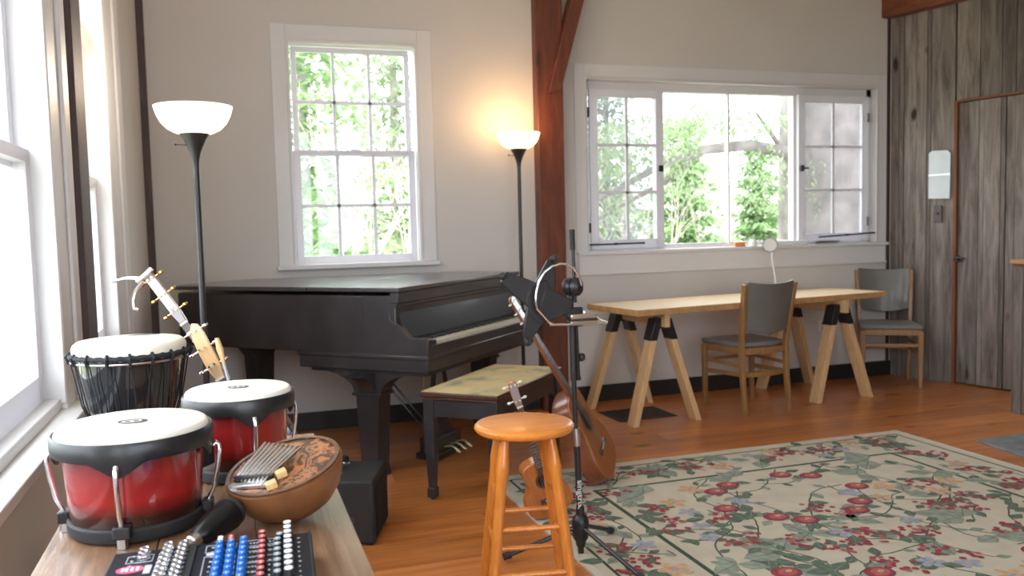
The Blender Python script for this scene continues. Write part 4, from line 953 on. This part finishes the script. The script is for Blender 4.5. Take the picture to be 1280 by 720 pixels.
guitar('ukulele', 'small orange ukulele propped up behind the round stool', 'ukulele', lean(bB,tB,(-.1,-1,.1)), .67, .215, .275, .065, M['uke'], M['uke'], 2, M['ivory'])
# two guitars beyond the drums, held by a low rack
mw1 = lean((.195,2.52,.565), (-.222,2.70,1.19), (-.25,-1,.15))
g1 = guitar('acoustic_guitar', 'small acoustic guitar with gold tuners rising behind the djembe', 'guitar', mw1, .775, .17, .24, .06, M['spruce'], M['mahog'], 3, M['gold'], head=M['mahog'], hl=.185)
mw2 = lean((.15,2.26,.575), (-.103,2.44,1.055), (-.25,-1,.15))
g2 = guitar('electric_guitar', 'guitar with maple headstock and chrome tuners rising between the drums', 'guitar', mw2, .575, .19, .22, .04, M['djshell'], M['djshell'], 3, M['chrome'], 'electric', M['maple'], hl=.17)
# capo clipped on the gold-tuned head
cp = thing('capo', 'silver capo clamped on the headstock tip of the gold-tuned guitar', 'capo', mw=mw1 @ Matrix.Translation((0,0,-.245)))
MB().tube([(-.03,-.052,1.005),(.025,-.052,1.012)], .007, 8).tube([(-.02,-.05,1.012),(-.05,-.045,1.035),(-.085,-.045,1.05)], [.006,.005,.004], 8).build('clamp_bar', M['chrome'], cp)
MB().tube([(-.02,-.035,1.0),(-.055,-.03,.992),(-.075,-.03,.975),(-.085,-.03,.955),(-.078,-.03,.945)], [.007,.006,.005,.005,.004], 8).build('lever', M['chrome'], cp)
gs = thing('guitar_stand', 'black tubular stand holding two small guitars behind the drums', 'guitar stand', (.17,2.42,0))
b = MB()
for dy_ in (-.19,.19): b.tube([(-.15,dy_,0.012),(.0,dy_,.50),(.15,dy_,0.012)], .012, 10)
b.tube([(0,-.19,.50),(0,.19,.50)], .012, 10); b.tube([(-.15,-.19,.012),(-.15,.19,.012)], .012, 10); b.tube([(.15,-.19,.012),(.15,.19,.012)], .012, 10)
for dy_ in (-.16,.10): b.tube([(-.09,dy_-.045,.56),(-.08,dy_,.535),(.09,dy_,.52),(.10,dy_-.045,.55)], .010, 8)
b.build('base_frame', M['blackm'], gs)
md = MB().tube([(.205,2.0,.004),(-.030,2.10,1.03)], .0038, 8); md = md.build('thin_rod', M['lime']); tag(md, 'thin grey rod with a cream tip leaning behind the smaller bongo', 'rod')
MB().tube([(-.023,2.097,1.0),(-.030,2.10,1.033),(-.036,2.103,1.06)], [.004,.008,.005], 10).build('tip', M['maple'], md)

# ------------------------------------------------------------------ practice amplifier
am = thing('guitar_amplifier', 'small black practice amplifier on the floor beside the drum table', 'amplifier', (.41,3.68,0), R(-19.5))
MB().box(-.17,.17,-.15,.17,.008,.276).build('cabinet', M['blackt'], am, bevel=.012)
MB().box(.165,.176,-.12,.14,.03,.24).build('speaker_grille', M['grille'], am, bevel=.003)
for x_ in (-.145,.145):
    for y_ in (-.125,.145): MB().lathe([(.014,0),(.016,.01)],12,Matrix.Translation((x_,y_,0))).build('rubber_foot', M['rubber'], am)
MB().tube([(-.0,-.03,.276),(-.0,-.028,.299),(0,.0,.312),(0,.08,.314),(0,.125,.299),(0,.13,.276)], [.012,.012,.011,.011,.012,.012], 10).build('handle', M['rubber'], am)
for y_ in (-.03,.13): MB().box(-.018,.018,y_-.018,y_+.018,.276,.282).build('handle_plate', M['chrome'], am, bevel=.002)

# ------------------------------------------------------------------ drum table
TZ = .86
dt = thing('drum_table', 'worn brown wooden table by the windows carrying drums and mixer', 'table', (-.055,1.25,0))
b = MB(); xs = [-.212,-.06,.075,.215]
for i in range(3): b.box(xs[i]+.0006, xs[i+1]-.0006, -.75, .66, TZ-.028, TZ)
b.build('tabletop', M['table'], dt, bevel=.002)
MB().box(-.19,.19,-.70,-.68,TZ-.12,TZ-.03).box(-.19,.19,.60,.62,TZ-.12,TZ-.03).box(-.19,-.17,-.70,.62,TZ-.12,TZ-.03).box(.17,.19,-.70,.62,TZ-.12,TZ-.03).build('apron', M['table'], dt, bevel=.002)
for x_ in (-.165,.165):
    for y_ in (-.67,.59): MB().box(x_-.025,x_+.025,y_-.025,y_+.025,0,TZ-.03).build('leg', M['table'], dt, bevel=.003)

# bongos
def bongo(loc, r, rotz, label, dz=0):
    t = thing('bongo_drum', label, 'bongo drum', loc, rotz, 'pair of joined bongos')
    rb = r*.86; h = .141+dz
    MB().lathe([(rb*.93,.012),(rb*.955,.03),(rb*.98,.08),(rb,.125),(r*.86,h-.02)],64,cap=False).build('shell', M['burst'], t)
    MB().lathe([(rb*.90,.0),(rb*.965,.0),(rb*.985,.005),(rb*.985,.017),(rb*.955,.020),(rb*.90,.020)],64,cap=False).build('bottom_ring', M['rubber'], t)
    # rim: band with pointed drops over each lug
    n = 96; vs = []; fs = []; lugs = [R(a) for a in (-96,-6,84,174)]
    for k in range(n):
        a = 2*PI*k/n; dmin = min(abs((a-l+PI)%(2*PI)-PI) for l in lugs); dip = max(0, 1-dmin/.34)**1.0*.024
        zt = h+.004; zb = h-.021-dip; ca, sa = math.cos(a), math.sin(a)
        for rr, zz in ((r*.93,zt-.001),(r*.975,zt+.002),(r*1.0,zt-.003),(r*1.0,h-.019),(r*.985-dip*.1,zb),(r*.955-dip*.1,zb),(r*.95,h-.02)): vs.append((rr*ca, rr*sa, zz))
    q = 7
    for k in range(n):
        k2 = (k+1) % n
        for j in range(q-1): fs.append((k*q+j, k2*q+j, k2*q+j+1, k*q+j+1))
        fs.append((k*q+q-1, k2*q+q-1, k2*q, k*q))
    MB().add(vs, fs).build('rim', M['black'], t, smooth=50)
    hd = MB().lathe([(r*.955,h-.004),(r*.945,h+.006),(r*.92,h+.0115),(r*.89,h+.0135),(r*.5,h+.0145),(.0,h+.0145)],64).build('drumhead', M['head'], t)
    lgm = Matrix.Translation((0,0,h+.0149)) @ Matrix.Rotation(-rotz+R(-12), 4, 'Z')
    s_ = r*.19
    MB().prism([(s_*math.cos(2*PI*i/28), s_*.72*math.sin(2*PI*i/28)) for i in range(28)], 0, .0004, 'xy', lgm).build('badge', M['black'], hd, smooth=0)
    lb = MB(); e = []
    def ring(cx_, cy2, a, b_, w): 
        P_ = [(cx_+a*math.cos(2*PI*i/16), cy2+b_*math.sin(2*PI*i/16)) for i in range(16)]; Q_ = [(cx_+(a-w)*math.cos(2*PI*i/16), cy2+(b_-w)*math.sin(2*PI*i/16)) for i in range(16)]
        lb.add([(x_,y_,.0007) for x_,y_ in P_+Q_], [(i,(i+1)%16,16+(i+1)%16,16+i) for i in range(16)], lgm)
    ring(-s_*.28,-s_*.12,s_*.38,s_*.40,s_*.14); ring(s_*.22,s_*.02,s_*.38,s_*.40,s_*.14)
    lb.add([(s_*x_,s_*y_,.0008) for x_,y_ in ((-.7,-.5),(.2,-.5),(.2,-.35),(-.7,-.35))],[(0,1,2,3)],lgm).build('badge_logo', M['paper'], hd, smooth=0)
    for a in lugs:
        ca, sa = math.cos(a), math.sin(a); P3 = lambda rr, zz: (rr*ca, rr*sa, zz)
        MB().tube([P3(r*1.0,h-.030),P3(r*1.035,h-.026),P3(r*1.065,h-.030),P3(r*1.07,h-.040),P3(r*1.045,h-.062),P3(r*.985,h-.095),P3(rb*1.045,h-.115),P3(rb*1.045,.014)], .0036, 10).build('tuning_hook', M['chrome'], t)
        T = Matrix.Rotation(a, 4, 'Z')
        MB().box(rb*.96,rb*1.12,-.012,.012,.010,.028,T).build('lug_bracket', M['black'], t, bevel=.002)
        MB().lathe([(.0075,-.004),(.0075,.010)],6,Matrix.Translation((rb*1.045*ca,rb*1.045*sa,0))).build('lug_nut', M['steel'], t)
    return t
bongo((-.150,1.405,TZ+.0045), .1145, R(0), 'larger red burst bongo drum nearest the viewer on the table')
b2_ = bongo((.005,1.640,TZ+.0045), .099, R(20), 'smaller red burst bongo drum set back beside the djembe', 0)
tag(MB().beam((-.088,1.50,TZ+.075),(-.050,1.555,TZ+.075),.03,.055).build('bongo_coupler', M['black'], bevel=.003), 'black block joining the two red bongos', 'coupler')

# kalimba on a gourd
nrm = Vector((-.24,-.18,1)).normalized()
kt = thing('kalimba', 'gourd kalimba with carved face and metal tines resting tilted by the bongos', 'kalimba', mw=frame((.066,1.350,.9385), (1,.12,.2), nrm))
kr = .0895
MB().lathe([(.0,-.076),(.025,-.075),(.045,-.069),(.063,-.057),(.077,-.040),(.086,-.019),(kr,-.002),(kr*.995,.003),(kr*.95,.004)],56,cap=False).build('bowl', M['gourd'], kt)
MB().lathe([(.0,.0035),(kr*.955,.0035),(kr*.955,.006),(.0,.006)],56).build('face', M['carved'], kt)
MB().lathe([(kr*.90,.006),(kr*.975,.005),(kr*.975,.0075),(kr*.90,.0075)],56,cap=False).build('face_border', M['rosewood'], kt)
rk = Matrix.Rotation(R(0), 4, 'Z')
tin = MB()
t0 = Vector((-.035,-.028)); 
for i in range(9):
    off = (i-4)*.0074; fan = (i-4)*.0108; ln_ = .088-abs(i-4)*.004
    base_ = Vector((-.048+off*.55, -.016-off*.85)); tip = Vector((.012+fan*.5, .045-fan*.75+.0))
    MB().tube([(base_.x-.010,base_.y-.010,.011),(base_.x,base_.y,.015),(tip.x,tip.y,.017)], [.0023,.0021,.0026], 8).build('tine', M['chrome'], kt)
MB().beam((-.073,-.001,.012),(-.022,-.043,.012),.006,.012,(0,0,1)).build('bridge_bar', M['black'], kt, bevel=.001)
MB().beam((-.082,-.012,.0095),(-.031,-.054,.0095),.010,.006,(0,0,1)).build('clamp_strip', M['steel'], kt, bevel=.001)
for px_, py_ in ((-.010,-.036),(-.030,-.060)): MB().box(px_-.008,px_+.008,py_-.007,py_+.007,.006,.016).build('wood_block', M['maple'], kt, bevel=.001)

# microphone lying between bongo and kalimba
mc = thing('microphone', 'dark handheld microphone lying on the table with chrome plug end', 'microphone', mw=frame((-.068,1.235,.878), (0,0,1), Vector((.075,.085,.026))))
MB().lathe([(.0,.012),(.012,.013),(.015,.018),(.018,.03),(.022,.055),(.0235,.07),(.0235,.078),(.0,.08)],28).build('body', mat('mic_black', (.006,.006,.007), .3, spec=.4), mc)
MB().lathe([(.0,.08),(.022,.081),(.022,.088),(.014,.096),(.0,.098)],28).build('grille', M['blackm'], mc)
MB().lathe([(.0,-.012),(.008,-.012),(.0085,.0),(.0105,.002),(.0105,.020),(.0,.021)],20).build('plug', M['steel'], mc)

# ------------------------------------------------------------------ audio mixer
mx_ = thing('audio_mixer', 'black audio mixer with blue, red and white knobs at the front of the table', 'mixer', (-.034,1.176,TZ), R(-3))
# local: x right, y toward the back (0 = rear edge)
M['panel'] = mat('mixer_panel_black', (.009,.010,.018), .6, spec=.2)
MW, MD, MH = .123, .27, .036
pn_ = M['panel']
MB().box(-MW,MW,-MD,0,.004,MH).build('chassis', pn_, mx_, bevel=.003)
MB().box(-.031,-.022,-MD+.004,-.002,MH,MH+.0025).box(MW-.004,MW-.002,-MD,0,MH,MH+.002).build('divider_ridge', M['rubber'], mx_)
for x_ in (-.1,.1):
    for y_ in (-.25,-.02): MB().lathe([(.008,0),(.009,.005)],10,Matrix.Translation((x_,y_,0))).build('rubber_foot', M['rubber'], mx_)
white = mat('print_white', (.7,.72,.8), .5)
pr = MB()
def rect(x0,x1,y0,y1): pr.box(x0,x1,y0,y1,MH,MH+.0004)
def boxl(x0,x1,y0,y1,w=.0008): rect(x0,x1,y0,y0+w); rect(x0,x1,y1-w,y1); rect(x0,x0+w,y0,y1); rect(x1-w,x1,y0,y1)
boxl(-.103,-.072,-.044,-.020); boxl(-.066,-.036,-.098,-.020) ; rect(-.066,-.036,-.046,-.0452); rect(-.066,-.036,-.064,-.0632); rect(-.066,-.036,-.082,-.0812)
boxl(-.010,.028,-.038,-.012); rect(-.008,.004,-.048,-.040); boxl(-.010,.028,-.12,-.052); boxl(.034,.098,-.030,-.010); rect(.034,.098,-.05,-.0492); rect(.034,.075,-.07,-.0692); rect(.034,.075,-.09,-.0892); boxl(.034,.098,-.20,-.034)
rg = random.Random(4)
for x_, ys in ((.044,5),(.048,5),(.052,5),(.068,5),(.073,5),(.0785,4),(.104,6),(-.098,2),(-.050,5),(-.053,4),(-.003,4),(.024,4)):
    for i in range(ys*2):
        y_ = -.020-i*.0165; rect(x_, x_+rg.uniform(.002,.0036), y_-rg.uniform(.001,.0025), y_+.001)
for i in range(6): rect(-.078+.0, -.070, -.060-i*.0045, -.057-i*.0045)
pr.build('panel_print', white, mx_, smooth=0)
MB().prism([(-.094+.016*math.cos(2*PI*i/28), -.066+.011*math.sin(2*PI*i/28)) for i in range(28)], MH, MH+.0008).build('logo_oval', mat('logo_pink', (.75,.12,.22), .5), mx_, smooth=0)
lw = MB(); 
for (x0_,x1_,y0_,y1_) in ((-.104,-.101,-.072,-.060),(-.099,-.096,-.072,-.060),(-.101,-.099,-.067,-.065),(-.093,-.090,-.072,-.060),(-.087,-.084,-.072,-.060)): lw.box(x0_,x1_,y0_,y1_,MH+.0008,MH+.0011)
lw.build('logo_mark', white, mx_, smooth=0)
def knob(x_, y_, body, capm, r_=.0056, h_=.012, name='knob'):
    k = MB().lathe([(r_*1.15,0),(r_*1.1,.003),(r_*.9,.004),(r_*.78,h_)],18).build(name, body, mx_); k.location = (x_,y_,MH)
    c_ = MB().lathe([(.0,h_),(r_*.78,h_),(r_*.74,h_+.0015),(.0,h_+.0018)],18).build('cap', capm, k)
    MB().box(-.0006,.0006,-r_*.9,-r_*.1,h_+.0016,h_+.0022).build('pointer', white, k)
    return k
blue = mat('knob_blue', (.01,.16,.55), .35); red = mat('knob_red', (.65,.10,.10), .4); kwht = mat('knob_white', (.82,.82,.88), .35); grey = mat('knob_grey', (.30,.36,.40), .4)
def jack(x_, y_):
    j = MB().lathe([(.0072,0),(.0072,.004),(.0062,.0045),(.0062,.010),(.0045,.0105),(.0035,.0095),(.0035,.004)],12,cap=False).lathe([(.0082,0),(.0082,.0045),(.0055,.0048)],6,cap=False).lathe([(.0,.003),(.006,.003)],12,cap=False).build('jack', M['chrome'], mx_); j.location = (x_,y_,MH)
def copyk(src, x_, y_):
    k = src.copy(); C.objects.link(k); k.parent = mx_; k.location = (x_,y_,MH)
    for ch_ in src.children: d_ = ch_.copy(); C.objects.link(d_); d_.parent = k
jack(-.083,-.020); j0 = [o for o in mx_.children if o.name.startswith('jack')][0]
for x_, y_ in [(-.083,-.033)]+[(-.056,-.012-i*.0150) for i in range(11)]+[(-.038,-.012-i*.0150) for i in range(11)]: copyk(j0, x_, y_)
kb_ = knob(.008,-.036,blue,blue); kr_ = knob(.060,-.014,M['black'],red); kw_ = knob(.092,.0+-.002,M['black'],kwht,.0064,.017); kg_ = knob(.082,-.030,M['black'],grey); kn_ = knob(.008,-.014,M['black'],kwht,.0045,.010); kq_ = knob(.021,-.014,M['black'],red,.0045,.010)
copyk(kn_, .008,-.022); copyk(kq_, .021,-.022)
for i in range(1,9): copyk(kb_, .008, -.036-i*.0182)
for i in range(9): copyk(kb_, .022, -.036-i*.0182); copyk(kb_, .037, -.030-i*.0182)
for i in range(1,10): copyk(kr_, .060, -.014-i*.0182); copyk(kw_, .092, -.002-i*.0182)
for i in range(1,8): copyk(kg_, .079, -.030-i*.0182)

# ------------------------------------------------------------------ djembe on a crate
dj = thing('djembe_drum', 'black roped djembe with goatskin head standing by the window post', 'djembe', (-.232,2.20,.555))
dj.scale = (.85,.85,.85)
dz_ = [(.085,.0),(.080,.03),(.060,.10),(.050,.17),(.058,.25),(.085,.33),(.112,.41),(.128,.50),(.134,.585)]
MB().lathe(dz_,64,cap=False).build('shell', M['djshell'], dj)
MB().lathe([(.080,.0),(.090,.0),(.092,.012),(.084,.02)],48,cap=False).build('foot_ring', M['rubber'], dj)
hd = MB().lathe([(.146,.548),(.147,.575),(.143,.584),(.134,.591),(.10,.593),(.0,.593)],64).build('drumhead', M['skin'], dj)
MB().prism([(.045*math.cos(2*PI*i/24)+.03, .016*math.sin(2*PI*i/24)+.085) for i in range(24)], .5932, .5936).build('head_emblem', mat('emblem_grey', (.12,.11,.12), .7, var=.8, vscale=60), hd, smooth=0)
def torus(R_, z_, r_, n=64, wob=0): return [((R_+wob*math.sin(i*1.9))*math.cos(2*PI*i/n), (R_+wob*math.sin(i*1.9))*math.sin(2*PI*i/n), z_+wob*math.cos(i*2.3)) for i in range(n)]
MB().tube(torus(.150,.556,0,96,.0015), .0075, 8, closed=True).build('top_rope_ring', M['rope'], dj)
MB().tube(torus(.1495,.5415,0,72), .0035, 8, closed=True).build('top_steel_ring', M['steel'], dj)
MB().tube(torus(.074,.268,0,64), .006, 8, closed=True).tube(torus(.072,.278,0,64,.001), .005, 8, closed=True).build('waist_ring', M['rope'], dj)
rp = MB(); N_ = 17
for i in range(N_):
    a = 2*PI*i/N_
    for dlt in (-.045,.045):
        rp.tube([(.153*math.cos(a+dlt*.4),.153*math.sin(a+dlt*.4),.556),(.148*math.cos(a+dlt*.6),.148*math.sin(a+dlt*.6),.53),(.128*math.cos(a+dlt*1.8),.128*math.sin(a+dlt*1.8),.42),(.080*math.cos(a+dlt*2.6),.080*math.sin(a+dlt*2.6),.28)], .0019, 6)
    rp.tube([(.150*math.cos(a),.150*math.sin(a),.568),(.160*math.cos(a),.160*math.sin(a),.555),(.153*math.cos(a),.153*math.sin(a),.536)], .0042, 6)
rp.build('tension_rope', M['rope'], dj)
cr = thing('wooden_crate', 'slatted wooden crate carrying the black djembe near the window post', 'crate', (-.235,2.20,0))
for x_ in (-.145,.125):
    for y_ in (-.15,.13): MB().box(x_,x_+.02,y_,y_+.02,0,.535).build('post', M['pinez'], cr)
b = MB()
for i in range(4):
    z_ = .02+i*.132; b.box(-.155,.155,-.16,-.15,z_,z_+.09).box(-.155,.155,.15,.16,z_,z_+.09).box(-.155,-.145,-.15,.15,z_,z_+.09).box(.145,.155,-.15,.15,z_,z_+.09)
b.build('side_slats', M['pinez'], cr); MB().box(-.155,.155,-.16,.16,.535,.5545).build('lid', M['pinez'], cr)

# ------------------------------------------------------------------ light
wd = bpy.data.worlds.new('world'); bpy.context.scene.world = wd; wd.use_nodes = True; nt = wd.node_tree
bg = nt.nodes['Background']; bg.inputs['Strength'].default_value = 6.5
tc = nt.nodes.new('ShaderNodeTexCoord'); sp = nt.nodes.new('ShaderNodeSeparateXYZ'); ln(nt, tc.outputs['Generated'], sp.inputs[0])
rp_ = nt.nodes.new('ShaderNodeValToRGB'); rp_.color_ramp.elements[0].position = .0; rp_.color_ramp.elements[0].color = (.80,.86,.95,1); rp_.color_ramp.elements[1].position = .6; rp_.color_ramp.elements[1].color = (.90,.95,1,1)
ln(nt, sp.outputs['Z'], rp_.inputs['Fac']); ln(nt, rp_.outputs['Color'], bg.inputs['Color'])
def portal(loc, rot, sx_, sy_):
    L = bpy.data.lights.new('window_portal', 'AREA'); L.shape = 'RECTANGLE'; L.size = sx_; L.size_y = sy_
    try: L.cycles.is_portal = True
    except Exception: return
    o = bpy.data.objects.new('window_portal', L); C.objects.link(o); o.location = loc; o.rotation_euler = rot
portal((.82,YB+.2,1.8), (R(-90),0,0), .84, 1.45)
portal((3.77,YB2+.2,1.73), (R(-90),0,0), 2.58, 1.27)
for a, b_ in LW: portal((XL-.17,(a+b_)/2,(LZ0+LZ1)/2), (0,R(-90),0), LZ1-LZ0, b_-a)
portal((.9,YF-.15,1.82), (R(90),0,0), 2.4, 2.2)
vs = bpy.context.scene.view_settings
vs.view_transform = 'Standard'; vs.look = 'None'; vs.exposure = 0.46; vs.gamma = 1.0
bpy.context.scene.cycles.max_bounces = 10; bpy.context.scene.cycles.diffuse_bounces = 6; bpy.context.scene.cycles.transparent_max_bounces = 16
bpy.context.scene.cycles.sample_clamp_indirect = 6.0
bpy.context.scene.cycles.use_denoising = True
